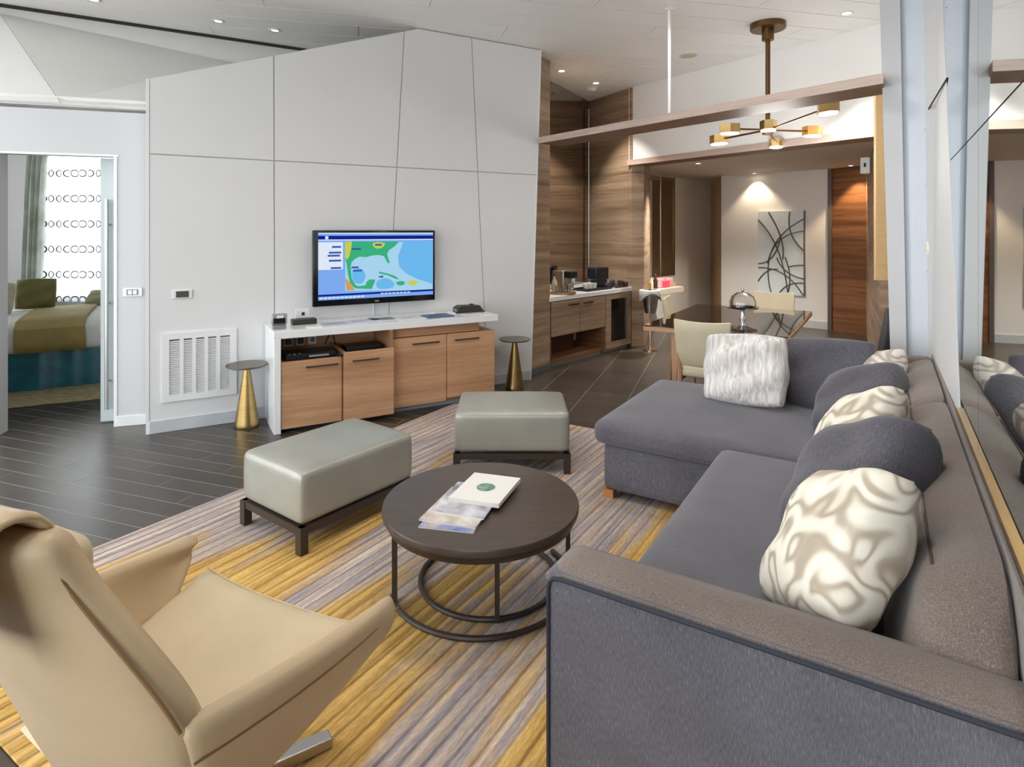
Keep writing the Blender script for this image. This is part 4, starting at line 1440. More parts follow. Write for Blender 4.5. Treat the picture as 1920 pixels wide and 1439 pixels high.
def screen():
    me = bpy.data.meshes.new('screen')
    vv, ff, mi = [], [], []
    x0, x1, z0, z1 = 0.045, tw_ - 0.022, 0.055, th2 - 0.022
    mats = [glow('scr_sea', (110, 186, 240), 0.55), glow('scr_navy', (16, 36, 140), 0.55), glow('scr_panel', (128, 172, 244), 0.55), glow('scr_white', (226, 236, 250), 0.55),
            glow('scr_shelf', (170, 214, 240), 0.55), glow('scr_land', (60, 178, 128), 0.55), glow('scr_yellow', (200, 208, 84), 0.55), glow('scr_orange', (214, 160, 96), 0.55), glow('scr_text', (60, 96, 180), 0.5)]
    for m in mats:
        me.materials.append(m)
    lay = [0]

    def poly(pts, k):
        y = -0.0008 - 0.00012 * lay[0]
        lay[0] += 1
        n = len(vv)
        for u, w in pts:
            vv.append((x0 + (x1 - x0) * u, y, z0 + (z1 - z0) * w))
        ff.append(tuple(range(n, n + len(pts))))
        mi.append(k)

    def rect(u0, u1, w0, w1, k):
        poly([(u0, w0), (u1, w0), (u1, w1), (u0, w1)], k)
    rect(0, 1, 0, 1, 3)
    rect(0, 1, 0.90, 0.955, 1)
    rect(0, 1, 0.955, 0.985, 2)
    rect(0, 1, 0.0, 0.885, 2)
    rect(0.0, 0.20, 0.45, 0.86, 3)
    rect(0.215, 0.995, 0.10, 0.865, 0)
    def q(pts):
        return [((x - 260) / 1440.0, 1 - (y - 130) / (850.0 - 80.0 * (x - 260) / 1440.0)) for x, y in pts]

    def spl(pts, k, n=4):
        out = []
        m = len(pts)
        for i in range(m):
            p0, p1, p2, p3 = pts[i - 1], pts[i], pts[(i + 1) % m], pts[(i + 2) % m]
            for j in range(n):
                t = j / n
                out.append(tuple(0.5 * (2 * p1[d] + (p2[d] - p0[d]) * t + (2 * p0[d] - 5 * p1[d] + 4 * p2[d] - p3[d]) * t * t + (3 * p1[d] - p0[d] - 3 * p2[d] + p3[d]) * t ** 3) for d in (0, 1)))
        poly(q(out), k)
    # shallow shelf around the coasts
    poly(q([(575, 860), (575, 400), (700, 380), (1110, 350), (1240, 250), (1300, 245), (1230, 430), (1250, 560), (1340, 640), (1460, 700), (1690, 770), (1690, 850)]), 4)
    spl([(670, 600), (760, 580), (820, 660), (780, 760), (700, 760), (660, 690)], 0)
    spl([(960, 740), (1080, 700), (1180, 760), (1150, 820), (980, 830)], 0)
    # land
    poly(q([(572, 240), (1240, 240), (1205, 285), (1165, 315), (1112, 350), (1092, 395), (1104, 450), (1128, 505), (1104, 514), (1074, 470), (1052, 425), (985, 408), (900, 416), (830, 436), (745, 430), (690, 458), (650, 500), (640, 560), (648, 640), (652, 700), (690, 772), (722, 800), (818, 790), (838, 742), (870, 716), (942, 716), (930, 760), (908, 800), (900, 834), (830, 834), (700, 828), (640, 785), (606, 650), (592, 520), (572, 450)]), 5)
    poly(q([(572, 240), (655, 240), (648, 320), (622, 430), (590, 470), (572, 440)]), 6)
    spl([(910, 262), (1000, 250), (1065, 268), (1020, 320), (940, 322)], 6)
    poly(q([(572, 700), (610, 730), (660, 790), (690, 850), (590, 855)]), 7)
    spl([(990, 620), (1080, 638), (1180, 668), (1242, 712), (1190, 704), (1100, 664), (1000, 642)], 5)
    spl([(1205, 752), (1290, 735), (1322, 770), (1250, 792)], 5)
    spl([(1350, 745), (1440, 728), (1500, 750), (1420, 792)], 6)
    spl([(975, 680), (1040, 668), (1030, 694)], 8)
    # text bars
    for u0, u1, w in ((0.11, 0.185, 0.775), (0.085, 0.185, 0.69), (0.075, 0.175, 0.645), (0.085, 0.185, 0.57), (0.10, 0.185, 0.46), (0.27, 0.33, 0.46), (0.28, 0.36, 0.41), (0.27, 0.35, 0.74), (0.47, 0.53, 0.80)):
        rect(u0, u1, w, w + 0.028, 8)
    rect(0.0, 1, 0.055, 0.085, 1)
    for i in range(11):
        rect(0.01 + i * 0.034, 0.036 + i * 0.034, 0.02, 0.04, 3)
    for i in range(8):
        rect(0.52 + i * 0.034, 0.545 + i * 0.034, 0.05, 0.066, 3)
    rect(0.055, 0.08, 0.905, 0.95, 3)
    me.from_pydata(vv, [], ff)
    for p, k in zip(me.polygons, mi):
        p.material_index = k
    o = bpy.data.objects.new('screen', me)
    COL.objects.link(o)
    o.parent = tv
    o['label'] = 'lit screen with a green and blue coastal map'


screen()
M().box(0.55, 0.59, -0.002, 0.0, 0.018, 0.03).build('logo', STEEL, tv)
o = M().tube([TVP(1.78, -0.02) + (0.93,), TVP(1.775, -0.02) + (0.815,)], 0.006, 6).build('tv_cable_cover', W_TRIM)
tag(o, 'thin white cable cover running down from the television', 'cable cover')

cs = thing('media_console', 'white marble topped media console with stepped oak cabinet doors', 'console', (*TVP(0.0, 0.0), 0), TVA)
M().box(0.835, 2.83, -0.515, -0.015, 0.748, 0.808).build('marble_top', MARBLE, cs, bevel=0.003)
M().box(0.835, 0.888, -0.515, -0.015, 0.0, 0.748).build('marble_side', MARBLE, cs, bevel=0.003)
M().box(0.888, 1.80, -0.04, -0.02, 0.06, 0.748).build('back_panel', OAK, cs)
M().box(1.0, 2.75, -0.40, -0.03, 0.0, 0.055).build('plinth', mat('plinth_pale', (190, 196, 200), rough=0.4), cs)
OAKS = wood('oak_carcass', (122, 84, 58), (150, 108, 80), (172, 130, 100), band=9)
M().box(0.89, 1.372, -0.485, -0.04, 0.03, 0.545).build('carcass', OAKS, cs)
M().box(1.372, 1.795, -0.53, -0.04, 0.035, 0.54).box(1.372, 1.395, -0.53, -0.04, 0.54, 0.60).box(1.772, 1.795, -0.53, -0.04, 0.54, 0.748).build('carcass', OAKS, cs)
M().box(1.80, 2.81, -0.455, -0.04, 0.06, 0.655).build('carcass', OAKS, cs)
M().box(1.80, 2.65, -0.43, -0.04, 0.655, 0.748).build('carcass', OAKS, cs)
for x0, x1, yf, z0, z1, h0, h1, hz in ((0.892, 1.366, -0.505, 0.03, 0.56, 1.08, 1.33, 0.505), (1.374, 1.795, -0.555, 0.035, 0.60, 1.44, 1.66, 0.525),
                                       (1.80, 2.315, -0.475, 0.055, 0.658, 1.99, 2.24, 0.60), (2.322, 2.812, -0.475, 0.075, 0.658, 2.40, 2.64, 0.60)):
    d = M().box(x0, x1, yf, yf + 0.022, z0, z1).build('door', OAK, cs, bevel=0.002)
    M().tube([(h0, yf - 0.018, hz), (h1, yf - 0.018, hz)], 0.007, 8).build('handle', ESPRESSO_LEG, d)
    M().box(h0, h0 + 0.012, yf - 0.018, yf, hz - 0.005, hz + 0.005).box(h1 - 0.012, h1, yf - 0.018, yf, hz - 0.005, hz + 0.005).build('handle_post', ESPRESSO_LEG, d)
M().box(1.80, 2.66, -0.452, -0.43, 0.664, 0.745).build('drawer_front', OAK, cs, bevel=0.002)
# things in and on the console
av = thing('av_receiver', 'black amplifier box in the open left niche of the console', 'amplifier', (*TVP(1.14, -0.30), 0.545), TVA)
M().box(-0.20, 0.20, -0.12, 0.12, 0.0, 0.05).build('case', BLACK, av, bevel=0.004)
M().box(-0.02, 0.14, -0.124, -0.12, 0.02, 0.035).build('display_strip', mat('display_grey', (150, 160, 158), rough=0.3), av)
for i in range(3):
    M().lathe([(0.012, 0), (0.012, 0.004), (0, 0.004)], (-0.17 + i * 0.04, -0.1, 0.05), 10).build('knob', STEEL, av)
so2 = M().box(-0.035, 0.035, -0.012, 0.0, 0, 0.09)
for x, lb in ((1.02, 'left white wall socket inside the console niche with plugs'), (1.12, 'middle white wall socket inside the console niche'), (1.22, 'right square white socket inside the console niche')):
    t = thing('power_socket', lb, 'socket', (*TVP(x, -0.041), 0.60), TVA, 'sockets in the console niche')
    M().box(-0.038, 0.038, -0.014, 0.0, 0, 0.085).build('plate', W_TRIM, t, bevel=0.003)
    if x < 1.2:
        M().box(-0.022, 0.022, -0.045, -0.014, 0.02, 0.065).build('plug', BLACK, t, bevel=0.004)
    else:
        M().lathe([(0.0, 0), (0.02, 0.0), (0.02, 0.004), (0, 0.004)], (0, 0, 0), 16).build('dial', mat('switch_grey', (130, 126, 122)), t).matrix_local = Matrix.Translation((0, -0.014, 0.043)) @ Matrix.Rotation(R(90), 4, 'X')
st = thing('set_top_box', 'flat black set-top box in the shallow tray of the console', 'media box', (*TVP(1.58, -0.33), 0.54), TVA)
M().box(-0.15, 0.15, -0.10, 0.10, 0, 0.075).build('case', BLACK, st, bevel=0.004)
M().box(-0.10, 0.05, -0.104, -0.10, 0.03, 0.045).build('display_strip', mat('display_red', (70, 26, 22), rough=0.3), st)
cbl = []
for i in range(12):
    t = i / 11
    cbl.append(TVP(1.32 + 0.10 * t, -0.10 - 0.06 * math.sin(3 * t)) + (0.60 + 0.10 * math.sin(4 * t),))
tag(M().tube(cbl, 0.005, 6).build('power_cable', BLACK), 'loose black cable looping inside the console niche', 'cable')
rc = thing('game_remote', 'small dark remote leaning at the niche edge beside the amplifier', 'remote', (*TVP(1.355, -0.47), 0.561), TVA + 0.2)
M().box(-0.02, 0.02, -0.05, 0.05, 0, 0.02).build('body', BLACK, rc, bevel=0.004)
M().box(-0.014, 0.014, -0.03, 0.0, 0.02, 0.023).build('keypad', STEEL, rc)

ZC = 0.808
ph = thing('clock_radio', 'grey gadget clock on the left end of the marble top', 'clock', (*TVP(0.90, -0.36), ZC), TVA)
M().box(-0.05, 0.05, -0.03, 0.04, 0.0, 0.03).build('foot', mat('gadget_grey', (120, 122, 122), rough=0.4), ph, bevel=0.005)
M().box(-0.06, 0.06, -0.005, 0.03, 0.03, 0.12).build('body', mat('gadget_silver', (156, 160, 160), rough=0.3, metal=0.4), ph, bevel=0.008)
M().box(-0.045, 0.045, -0.007, -0.005, 0.04, 0.085).build('face', BLACKG, ph)
M().box(-0.02, 0.03, -0.008, -0.006, 0.085, 0.105).build('light_bar', W_TRIM, ph)
dk = thing('phone_dock', 'white outlet plate standing on a black dock on the marble top', 'dock', (*TVP(1.12, -0.20), ZC), TVA)
M().box(-0.10, 0.10, -0.05, 0.05, 0.0, 0.045).build('base', mat('dock_black', (46, 42, 38), rough=0.4), dk, bevel=0.006)
M().box(-0.06, 0.05, 0.03, 0.042, 0.045, 0.125).build('plate', W_TRIM, dk, bevel=0.003)
M().box(-0.012, 0.012, 0.026, 0.03, 0.07, 0.095).build('port', BLACK, dk)
gs = thing('game_console', 'black ridged gadget box at the right end of the marble top', 'gadget', (*TVP(2.66, -0.22), ZC), TVA)
M().slab([(-0.14, 0.0), (0.16, 0.0), (0.13, 0.02), (0.10, 0.065), (-0.10, 0.07), (-0.14, 0.05)], -0.06, 0.06).build('case', mat('gadget_black', (50, 50, 46), rough=0.45), gs, bevel=0.006)
M().lathe([(0.02, 0), (0.02, 0.014), (0, 0.014)], (0.03, 0, 0.065), 12).build('knob', BLACK, gs)
M().box(-0.142, -0.135, -0.04, 0.03, 0.012, 0.04).build('port_panel', STEEL, gs)
PAPER = [((1.16, -0.42), (0.12, 0.08), (240, 240, 238), 'small white card on the marble top nearest its left end'), ((1.34, -0.33), (0.21, 0.15), (176, 182, 190), 'grey leaflet second from the left on the marble top'),
         ((1.60, -0.30), (0.30, 0.20), (206, 206, 216), 'lilac leaflet in the middle of the marble top'), ((1.78, -0.25), (0.22, 0.13), (128, 132, 146), 'dark grey brochure under the television'),
         ((2.02, -0.32), (0.26, 0.2), (224, 220, 218), 'pale paper sheet right of the dark brochure'), ((2.28, -0.35), (0.26, 0.18), (74, 96, 130), 'blue magazine on the right half of the marble top'),
         ((2.40, -0.20), (0.20, 0.15), (236, 232, 226), 'cream booklet beside the black gadget box'), ((2.62, -0.37), (0.20, 0.12), (222, 218, 214), 'thin pale card at the right end of the marble top')]
for i, ((x, y), (w, d), c, lb) in enumerate(PAPER):
    t = thing('leaflet', lb, 'leaflet', (*TVP(x, y), ZC), TVA + 0.05 * (i % 3 - 1), 'papers on the media console')
    hh = 0.012 if i in (5, 6) else 0.004
    M().box(-w / 2, w / 2, -d / 2, d / 2, 0, hh).build('pages', mat('paper_%d' % i, c, rough=0.4, noise=0.03), t)
    M().box(-w * 0.3, w * 0.3, -d * 0.1, d * 0.25, hh, hh + 0.0006).build('print', mat('paper_print_%d' % i, tuple(int(v * 0.82) for v in c), rough=0.5, rgb2=c, scale=30), t)


# ==================================================================== SIDE TABLES
def side_table(label, x, y):
    t = thing('side_table', label, 'side table', (x, y, 0), 0, 'brass cone side tables')
    M().lathe([(0.0, 0.0), (0.092, 0.0), (0.096, 0.006), (0.094, 0.03), (0.026, 0.47), (0.026, 0.492), (0.0, 0.492)], seg=40).build('cone_base', BRASS, t)
    M().lathe([(0.0, 0.492), (0.145, 0.492), (0.160, 0.502), (0.160, 0.510), (0.0, 0.512)], seg=48).build('table_top', mat('pewter_top', (112, 104, 96), rough=0.35, metal=0.5), t)
    return t


side_table('brass cone side table left of the media console by the vent', -2.167, 4.926)
side_table('brass cone side table right of the media console', 0.027, 6.09)

# ==================================================================== RUG
rug = M().rbox(-1.54, 1.54, -1.85, 1.85, 0.001, 0.014, 0.006, 3).build('area_rug', rug_material(), loc=(*OA(-1.83, 2.60), 0), rz=SA)
tag(rug, 'large striped rug in grey lilac and gold under the seating', 'rug')


# ==================================================================== OTTOMANS
def ottoman(label, x, y, ang):
    t = thing('ottoman', label, 'ottoman', (x, y, 0.014), ang, 'pewter leather ottomans')
    hx, hy = 0.375, 0.27
    M().rbox(-hx, hx, -hy, hy, 0.135, 0.40, 0.035, 12, 0.012, 0.004).build('cushion', OTT, t)
    for p in (M().box(-hx, hx, -hy - 0.004, -hy + 0.03, 0.095, 0.132), M().box(-hx, hx, hy - 0.03, hy + 0.004, 0.095, 0.132),
              M().box(-hx - 0.004, -hx + 0.03, -hy, hy, 0.095, 0.132), M().box(hx - 0.03, hx + 0.004, -hy, hy, 0.095, 0.132)):
        p.build('rail', ESPRESSO_LEG, t)
    for sx in (-1, 1):
        for sy in (-1, 1):
            x_, y_ = sx * (hx - 0.014), sy * (hy - 0.014)
            M().box(x_ - 0.022, x_ + 0.022, y_ - 0.022, y_ + 0.022, 0.0, 0.13).build('leg', ESPRESSO_LEG, t)
    return t


ottoman('pewter leather ottoman nearest the armchair, set at an angle', -1.02, 3.40, R(53.2))
ottoman('pewter leather ottoman facing front between console and chaise', 0.0, 4.20, R(0.0))

# ==================================================================== COFFEE TABLE
CT = (-0.135, 2.645)
ct = thing('coffee_table', 'round espresso coffee table with thin metal ring base', 'coffee table', (CT[0], CT[1], 0.014))
M().lathe([(0.0, 0.372), (0.415, 0.372), (0.425, 0.378), (0.427, 0.40), (0.424, 0.406), (0.0, 0.406)], seg=72).build('table_top', DARKWOOD, ct)
M().lathe([(0.0, 0.345), (0.408, 0.345), (0.410, 0.349), (0.410, 0.372), (0.0, 0.372)], seg=64).build('apron', ESPRESSO_LEG, ct)
M().tube(arc((0.0, 0.085), 0.405, 200, 395, 50, 0.012), 0.0115, 8).build('outer_ring', ESPRESSO_LEG, ct)
M().tube(arc((0.03, 0.105), 0.31, 0, 354, 60, 0.012), 0.0115, 8, closed=True).build('inner_ring', ESPRESSO_LEG, ct)
for x, y in ((0.405 * math.cos(R(207)), 0.085 + 0.405 * math.sin(R(207))), (0.075, 0.105 - 0.307), (0.405 * math.cos(R(12)), 0.085 + 0.405 * math.sin(R(12))), (-0.05, 0.105 + 0.30)):
    M().box(x - 0.010, x + 0.010, y - 0.010, y + 0.010, 0.0, 0.35).build('leg', ESPRESSO_LEG, ct)

ZT = 0.42


def magazine(label, poly, z, h, cover, page=(236, 232, 226)):
    t = thing('magazine', label, 'magazine', (CT[0], CT[1], z), 0, 'magazines on the coffee table')
    P_ = [(x - CT[0], y - CT[1]) for x, y in poly]
    M().prism(P_, 0, h - 0.001).build('pages', mat('page_block', page, rough=0.6), t)
    M().prism(P_, h - 0.001, h).build('cover', cover, t)
    return t, P_


def FX(px, py, z):
    Y = (1.6 - z) * 1130 / (py - 433)
    return ((px - 960) / 1130 * Y, Y)


def para(a, b, c):
    """corner a, b, c -> parallelogram a, b, c, d counter-clockwise"""
    d = (a[0] + c[0] - b[0], a[1] + c[1] - b[1])
    return [a, b, c, d]


blue = mat('blue_cover', (60, 110, 200), rough=0.25, rgb2=(226, 206, 160), scale=7)
col2 = mat('collage_cover', (232, 226, 220), rough=0.25, rgb2=(166, 146, 124), scale=11)
col3 = mat('photo_cover', (228, 226, 232), rough=0.25, rgb2=(110, 104, 112), scale=8)
wht = mat('white_cover', (240, 236, 228), rough=0.3, noise=0.01)
magazine('blue-edged magazine at the bottom of the coffee table stack', para((-0.372, 2.392), (-0.150, 2.345), (-0.085, 2.61)), ZT, 0.006, blue)
magazine('collage magazine second from the bottom of the coffee table stack', para((-0.378, 2.44), (-0.145, 2.37), (-0.04, 2.68)), ZT + 0.006, 0.006, col2)
magazine('photo magazine third up in the coffee table stack', para((-0.335, 2.50), (-0.115, 2.43), (-0.03, 2.72)), ZT + 0.012, 0.007, col3)
bk, bp_ = magazine('thick white book with round green emblem on top of the stack', para((-0.272, 2.585), (-0.055, 2.52), (0.040, 2.785)), ZT + 0.019, 0.018, wht)
cxm = (sum(p[0] for p in bp_) / 4, sum(p[1] for p in bp_) / 4)
M().lathe([(0.0, 0.0), (0.042, 0.0), (0.042, 0.0006), (0, 0.0006)], (cxm[0], cxm[1], 0.018), 24).build('emblem', mat('green_emblem', (70, 110, 100), rough=0.4, rgb2=(150, 178, 160), scale=40), bk)

# ==================================================================== SOFA
S0 = (-0.30, 2.90)
sf = thing('sectional_sofa', 'large grey chenille sectional sofa with chaise along the mirror wall', 'sofa', (*OA(*S0), 0), SA)


def sb(m, name, material, parent=None, **k):
    return m.shift(-S0[0], -S0[1]).build(name, material, parent or sf, **k)


sb(M().rbox(-0.70, 0.24, 1.63, 3.32, 0.06, 0.34, 0.03, 4), 'base', FAB)
sb(M().rbox(-1.435, 0.24, 3.335, 4.52, 0.06, 0.335, 0.035, 6), 'chaise_base', FAB)
sb(M().rbox(-0.745, 0.02, 1.665, 3.285, 0.335, 0.465, 0.055, 14, 0.018), 'seat_cushion', FAB)
sb(M().rbox(-1.485, 0.02, 3.29, 4.535, 0.332, 0.475, 0.055, 14, 0.015), 'chaise_cushion', FAB)


def back_section(a0, a1, drop=False):
    prof = [(-0.02, 0.40), (0.005, 0.50), (0.035, 0.62), (0.062, 0.715), (0.080, 0.752), (0.097, 0.772), (0.125, 0.793), (0.160, 0.812), (0.200, 0.826), (0.232, 0.828), (0.241, 0.80), (0.241, 0.40)]
    n = 26
    vv, ff = [], []
    k = len(prof)
    for i in range(n + 1):
        s = i / n
        e = (1 - abs(2 * s - 1) ** 8)
        for j, (o_, z) in enumerate(prof):
            cx, cz = 0.14, 0.58
            sc = 0.93 + 0.07 * e ** 0.5
            q = 1 - min(1.0, (a1 - a0) * s / 0.24)
            dz = -0.15 * q ** 2.2 * max(0.0, (z - 0.5) / 0.3) if drop else 0.0
            vv.append((cx + (o_ - cx) * sc, a0 + (a1 - a0) * s, cz + (z - cz) * sc + dz))
    for i in range(n):
        for j in range(k):
            j2 = (j + 1) % k
            ff.append((i * k + j, i * k + j2, (i + 1) * k + j2, (i + 1) * k + j))
    ff.append(tuple(range(k)))
    ff.append(tuple(range((n + 1) * k - 1, n * k - 1, -1)))
    o = sb(M().add(vv, ff), 'back_cushion', FAB_WARM, smooth=60)
    M().tube([(0.0975 - S0[0], a0 + (0.22 if drop else 0.03) - S0[1], 0.7735), (0.0975 - S0[0], a1 - 0.03 - S0[1], 0.7735)], 0.004, 6).build('seam', mat('brown_welt', (82, 69, 62), rough=0.8), o)


back_section(1.60, 3.40, True)
back_section(3.405, 4.46)
sb(M().rbox(0.2415, 0.255, 1.56, 4.57, 0.05, 0.838, 0.006, 3), 'back_frame', FAB_WARM)
sb(M().rbox(-0.60, 0.245, 4.47, 4.575, 0.05, 0.70, 0.03, 6), 'far_arm', FAB_WARM)
sb(M().rbox(0.03, 0.245, 4.462, 4.575, 0.68, 0.815, 0.02, 4), 'corner_rail', FAB_WARM)
# near arm: flat outer panel with piping, soft cap above
ar = sb(M().rbox(-0.815, 0.245, 1.482, 1.665, 0.05, 0.652, 0.028, 12), 'near_arm', FAB)
cap = M()
vv, ff = [], []
n, k = 30, 9
for i in range(n + 1):
    s = i / n
    o_ = -0.815 + 1.06 * s
    end = min(1.0, (s * 1.06) / 0.06)
    end = math.sqrt(max(0, 1 - (1 - end) ** 2)) if end < 1 else 1.0
    for j in range(k + 1):
        t = j / k
        a = 1.490 + 0.178 * t
        z = 0.645 + 0.028 * math.sin(math.pi * min(1, t * 1.05)) * end - 0.012 * (1 - end)
        vv.append((o_, a, z))
for i in range(n):
    for j in range(k):
        q = i * (k + 1) + j
        ff.append((q, q + k + 1, q + k + 2, q + 1))
oc = sb(cap.add(vv, ff), 'arm_cap', FAB_WARM, smooth=70)
sm = oc.modifiers.new('thick', 'SOLIDIFY')
sm.thickness = 0.02
pp = [(-0.800, 1.482, 0.06), (-0.800, 1.481, 0.60), (-0.796, 1.481, 0.622), (-0.785, 1.481, 0.634), (-0.765, 1.481, 0.638), (0.24, 1.481, 0.638)]
M().tube([(x - S0[0], y - S0[1], z) for x, y, z in pp], 0.0055, 8).build('piping', PIPE, ar)
for o_, a in ((-1.40, 3.37), (-1.40, 4.46), (-0.66, 1.68), (0.2, 1.68), (0.2, 4.4)):
    sb(M().box(o_ - 0.03, o_ + 0.03, a - 0.03, a + 0.03, 0.012, 0.062), 'foot', mat('oak_foot', (190, 132, 76), rough=0.4, noise=0.1))


def sp(o_, a, z):
    return (*OA(o_, a), z)


SD = math.degrees(SA)
GP = sofa_fabric('charcoal_chenille', (80, 78, 85), (98, 96, 103), (128, 124, 128))
pillow('cream swirl satin pillow nearest the near arm of the sofa', 0.46, 0.46, 0.20, sp(-0.20, 1.82, 0.535), SD + 200, 36, SWIRL, roll=-27, seed=11, pinch=0.02)
pillow('large grey chenille pillow behind the nearest swirl pillow', 0.50, 0.48, 0.27, sp(-0.16, 2.27, 0.555), SD + 204, 42, GP, roll=-32, seed=12, pinch=0.0)
pillow('cream swirl satin pillow between the two grey pillows on the back', 0.44, 0.45, 0.18, sp(-0.19, 2.95, 0.545), SD + 200, 40, SWIRL, roll=-34, seed=13, pinch=0.02)
pillow('grey chenille pillow behind the middle swirl pillow', 0.46, 0.44, 0.24, sp(-0.15, 3.58, 0.535), SD + 220, 44, GP, roll=-30, seed=14, pinch=0.0)
pillow('pale veined satin pillow farthest along the sofa back', 0.46, 0.44, 0.18, sp(-0.13, 4.02, 0.54), SD + 214, 40, SWIRL_L, roll=-32, seed=15, pinch=0.02)
pillow('charcoal woven pillow at the far end of the chaise', 0.56, 0.46, 0.17, sp(-0.31, 4.17, 0.49), SD + 256, 20, GP, roll=-4, seed=16, pinch=0.02)
pillow('white furry striped pillow on the chaise', 0.55, 0.46, 0.17, sp(-0.775, 4.04, 0.485), SD + 256, 17, KNIT, roll=-5, seed=17, pinch=0.0, wr=0.012)

# ==================================================================== LOUNGE ARMCHAIR
AF = R(65 - 90)
ac = thing('swivel_armchair', 'beige leather swivel lounge armchair with draped headrest pad', 'armchair', (-0.869, 1.532, 0.014), AF)


def loft(rows, closed=False):
    vv, ff = [], []
    k = len(rows[0])
    for r in rows:
        vv += r
    for i in range(len(rows) - 1):
        for j in range(k - 1 if not closed else k):
            j2 = (j + 1) % k
            ff.append((i * k + j, i * k + j2, (i + 1) * k + j2, (i + 1) * k + j))
    return vv, ff


def thick(o, t, off=-1, sub=1):
    s = o.modifiers.new('thick', 'SOLIDIFY')
    s.thickness = t
    s.offset = off
    if sub:
        q = o.modifiers.new('soft', 'SUBSURF')
        q.levels = sub
        q.render_levels = sub


def smoothstep(t):
    t = max(0, min(1, t))
    return t * t * (3 - 2 * t)


# back panel: z from the seat pan to the head
rows = []
for j in range(15):
    v = j / 14
    z = 0.20 + 0.82 * v
    if z < 0.64:
        w = 0.20 + (0.375 - 0.20) * smoothstep((z - 0.20) / 0.44) ** 0.8
    else:
        w = 0.375 - (0.375 - 0.185) * smoothstep((z - 0.60) / 0.40)
    y = -0.12 - 0.16 * (z - 0.20) / 0.45 if z < 0.65 else -0.28 - 0.15 * (z - 0.65) / 0.41
    row = []
    for i in range(11):
        u = -1 + 2 * i / 10
        row.append((u * w, y + 0.07 * abs(u) ** 2.4 * (0.5 + 0.5 * smoothstep((z - 0.25) / 0.4)), z))
    rows.append(row)
vv, ff = loft(rows)
bk_ = M().add(vv, ff).build('back_shell', TAN, ac, smooth=60)
thick(bk_, 0.075, 0)
# arms / wings
for s in (-1, 1):
    rows = []
    for i in range(11):
        u = i / 10
        y = -0.245 + 0.63 * u
        zt = 0.635 - 0.085 * u
        xt = 0.365 + 0.035 * math.sin(math.pi * u * 0.8)
        zb = 0.22 + 0.27 * u ** 1.6
        xb = 0.19 + 0.20 * u ** 1.2
        yb = -0.10 + 0.46 * u
        row = []
        for j in range(7):
            t = j / 6
            bulge = 0.03 * math.sin(math.pi * t)
            row.append((s * (xb + (xt - xb) * t + bulge), yb + (y - yb) * t, zb + (zt - zb) * t))
        rows.append(row)
    vv, ff = loft(rows)
    o = M().add(vv, ff).build('arm', TAN, ac, smooth=60)
    thick(o, 0.055, 0)
    pts = []
    for row in rows:
        a_, b_ = Vector(row[5]), Vector(row[4])
        m_ = a_.lerp(b_, 0.2)
        pts.append(tuple(m_ + Vector((s * 0.92, 0, -0.39)) * 0.028))
    M().tube(pts, 0.0028, 6).build('seam', THREAD, o)
# seat pan under the cushion
vv, ff = loft([[(-0.20, -0.14, 0.21), (-0.10, -0.14, 0.20), (0.10, -0.14, 0.20), (0.20, -0.14, 0.21)],
               [(-0.24, 0.05, 0.27), (-0.1, 0.05, 0.25), (0.1, 0.05, 0.25), (0.24, 0.05, 0.27)],
               [(-0.36, 0.34, 0.41), (-0.12, 0.36, 0.395), (0.12, 0.36, 0.395), (0.36, 0.34, 0.41)]])
o = M().add(vv, ff).build('seat_pan', TAN, ac, smooth=60)
thick(o, 0.03, 0)
# seat cushion
vv, ff = [], []
n = 14
for side in (1, -1):
    for j in range(n + 1):
        t = j / n
        y = -0.20 + 0.585 * t
        w = 0.265 + 0.085 * t
        for i in range(n + 1):
            u = -1 + 2 * i / n
            hgt = (max(0, 1 - u ** 6) * max(0, 1 - (2 * t - 1) ** 6)) ** 0.5
            zc = 0.345 + 0.075 * t + 0.03 * abs(u) ** 3 - 0.02 * math.exp(-((u * 1.6) ** 2 + ((t - 0.5) * 2.6) ** 2))
            wr = 0.004 * math.sin(14 * u * t + 3 * u) * hgt
            vv.append((u * w, y, zc + side * 0.055 * hgt + wr))
m_ = (n + 1) ** 2
for s in (0, 1):
    for j in range(n):
        for i in range(n):
            a = s * m_ + j * (n + 1) + i
            q = (a, a + 1, a + n + 2, a + n + 1)
            ff.append(q if s == 0 else q[::-1])
o = M().add(vv, ff).build('seat_cushion', TAN_D, ac)
weld(o)
pts = []
for k in range(13):
    t = 0.25 + 0.73 * k / 12
    pts.append((0.265 + 0.085 * t, -0.20 + 0.585 * t, 0.345 + 0.075 * t + 0.03))
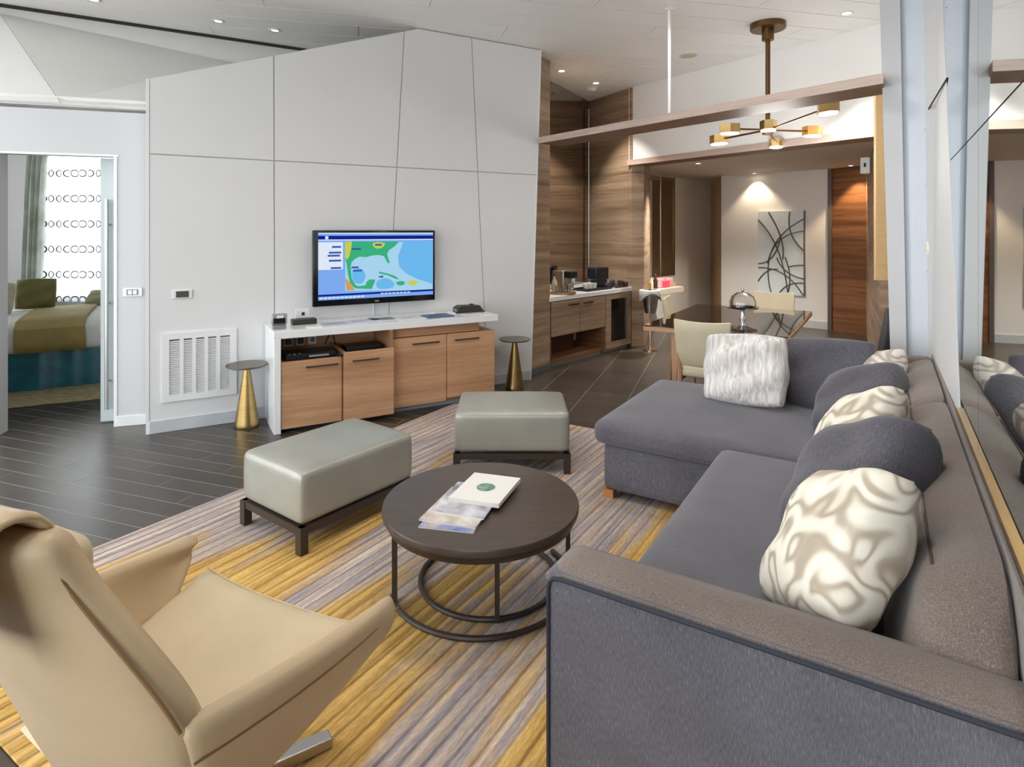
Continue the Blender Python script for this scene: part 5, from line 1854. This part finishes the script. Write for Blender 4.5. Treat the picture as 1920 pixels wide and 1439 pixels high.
for k in range(1, 13):
    u = 1 - 2 * k / 12
    pts.append((u * 0.349, 0.386, 0.42 + 0.03 * abs(u) ** 3))
M().tube(pts, 0.004, 6).build('piping', TAN_D, o)
# headrest pad draped over the back's top edge
rows = []
path = [(-0.455, 0.80), (-0.468, 0.89), (-0.475, 0.97), (-0.468, 1.03), (-0.44, 1.058), (-0.40, 1.056), (-0.365, 1.03), (-0.345, 0.97), (-0.325, 0.90), (-0.312, 0.84)]
for i in range(9):
    u = -1 + 2 * i / 8
    rows.append([(u * 0.150, y + 0.03 * abs(u) ** 2 * (0.4 if y < -0.43 else 0.6), z) for y, z in path])
vv, ff = loft(rows)
o = M().add(vv, ff).build('headrest_pad', TAN, ac, smooth=70)
thick(o, 0.022, 0)
o = M().rbox(-0.15, 0.15, -0.345, -0.255, 0.84, 0.97, 0.042, 8).build('headrest_pillow', TAN_D, ac)
M().box(0.132, 0.152, -0.478, -0.470, 0.74, 0.83).build('pad_strap', THREAD, ac)
# seams
for s in (-1, 1):
    pts = []
    for j in range(12):
        z = 0.62 + 0.32 * j / 11
        w = 0.375 - (0.375 - 0.185) * smoothstep((z - 0.60) / 0.40)
        pts.append((s * (w * 0.985), -0.28 - 0.15 * (z - 0.65) / 0.41 + 0.07 - 0.042, z))
    M().tube(pts, 0.0045, 6).build('seam', THREAD, bk_)
# swivel base
M().tube([(-0.03, 0.13, 0.05), (-0.03, 0.13, 0.30)], 0.03, 16).build('swivel_post', STEEL, ac)
for i in range(4):
    a = R(61 + 90 * i)
    cx, sx = math.cos(a), math.sin(a)
    pts = [(cx * 0.0 - sx * 0.03, sx * 0.0 + cx * 0.03), (cx * 0.0 + sx * 0.03, sx * 0.0 - cx * 0.03), (cx * 0.345 + sx * 0.022, sx * 0.345 - cx * 0.022), (cx * 0.345 - sx * 0.022, sx * 0.345 + cx * 0.022)]
    pts = [(x - 0.03, y + 0.13) for x, y in pts]
    M().prism(pts[::-1], [0.012, 0.012, 0.0, 0.0][::-1], [0.06, 0.06, 0.03, 0.03][::-1]).build('base_foot', STEEL, ac, bevel=0.003)
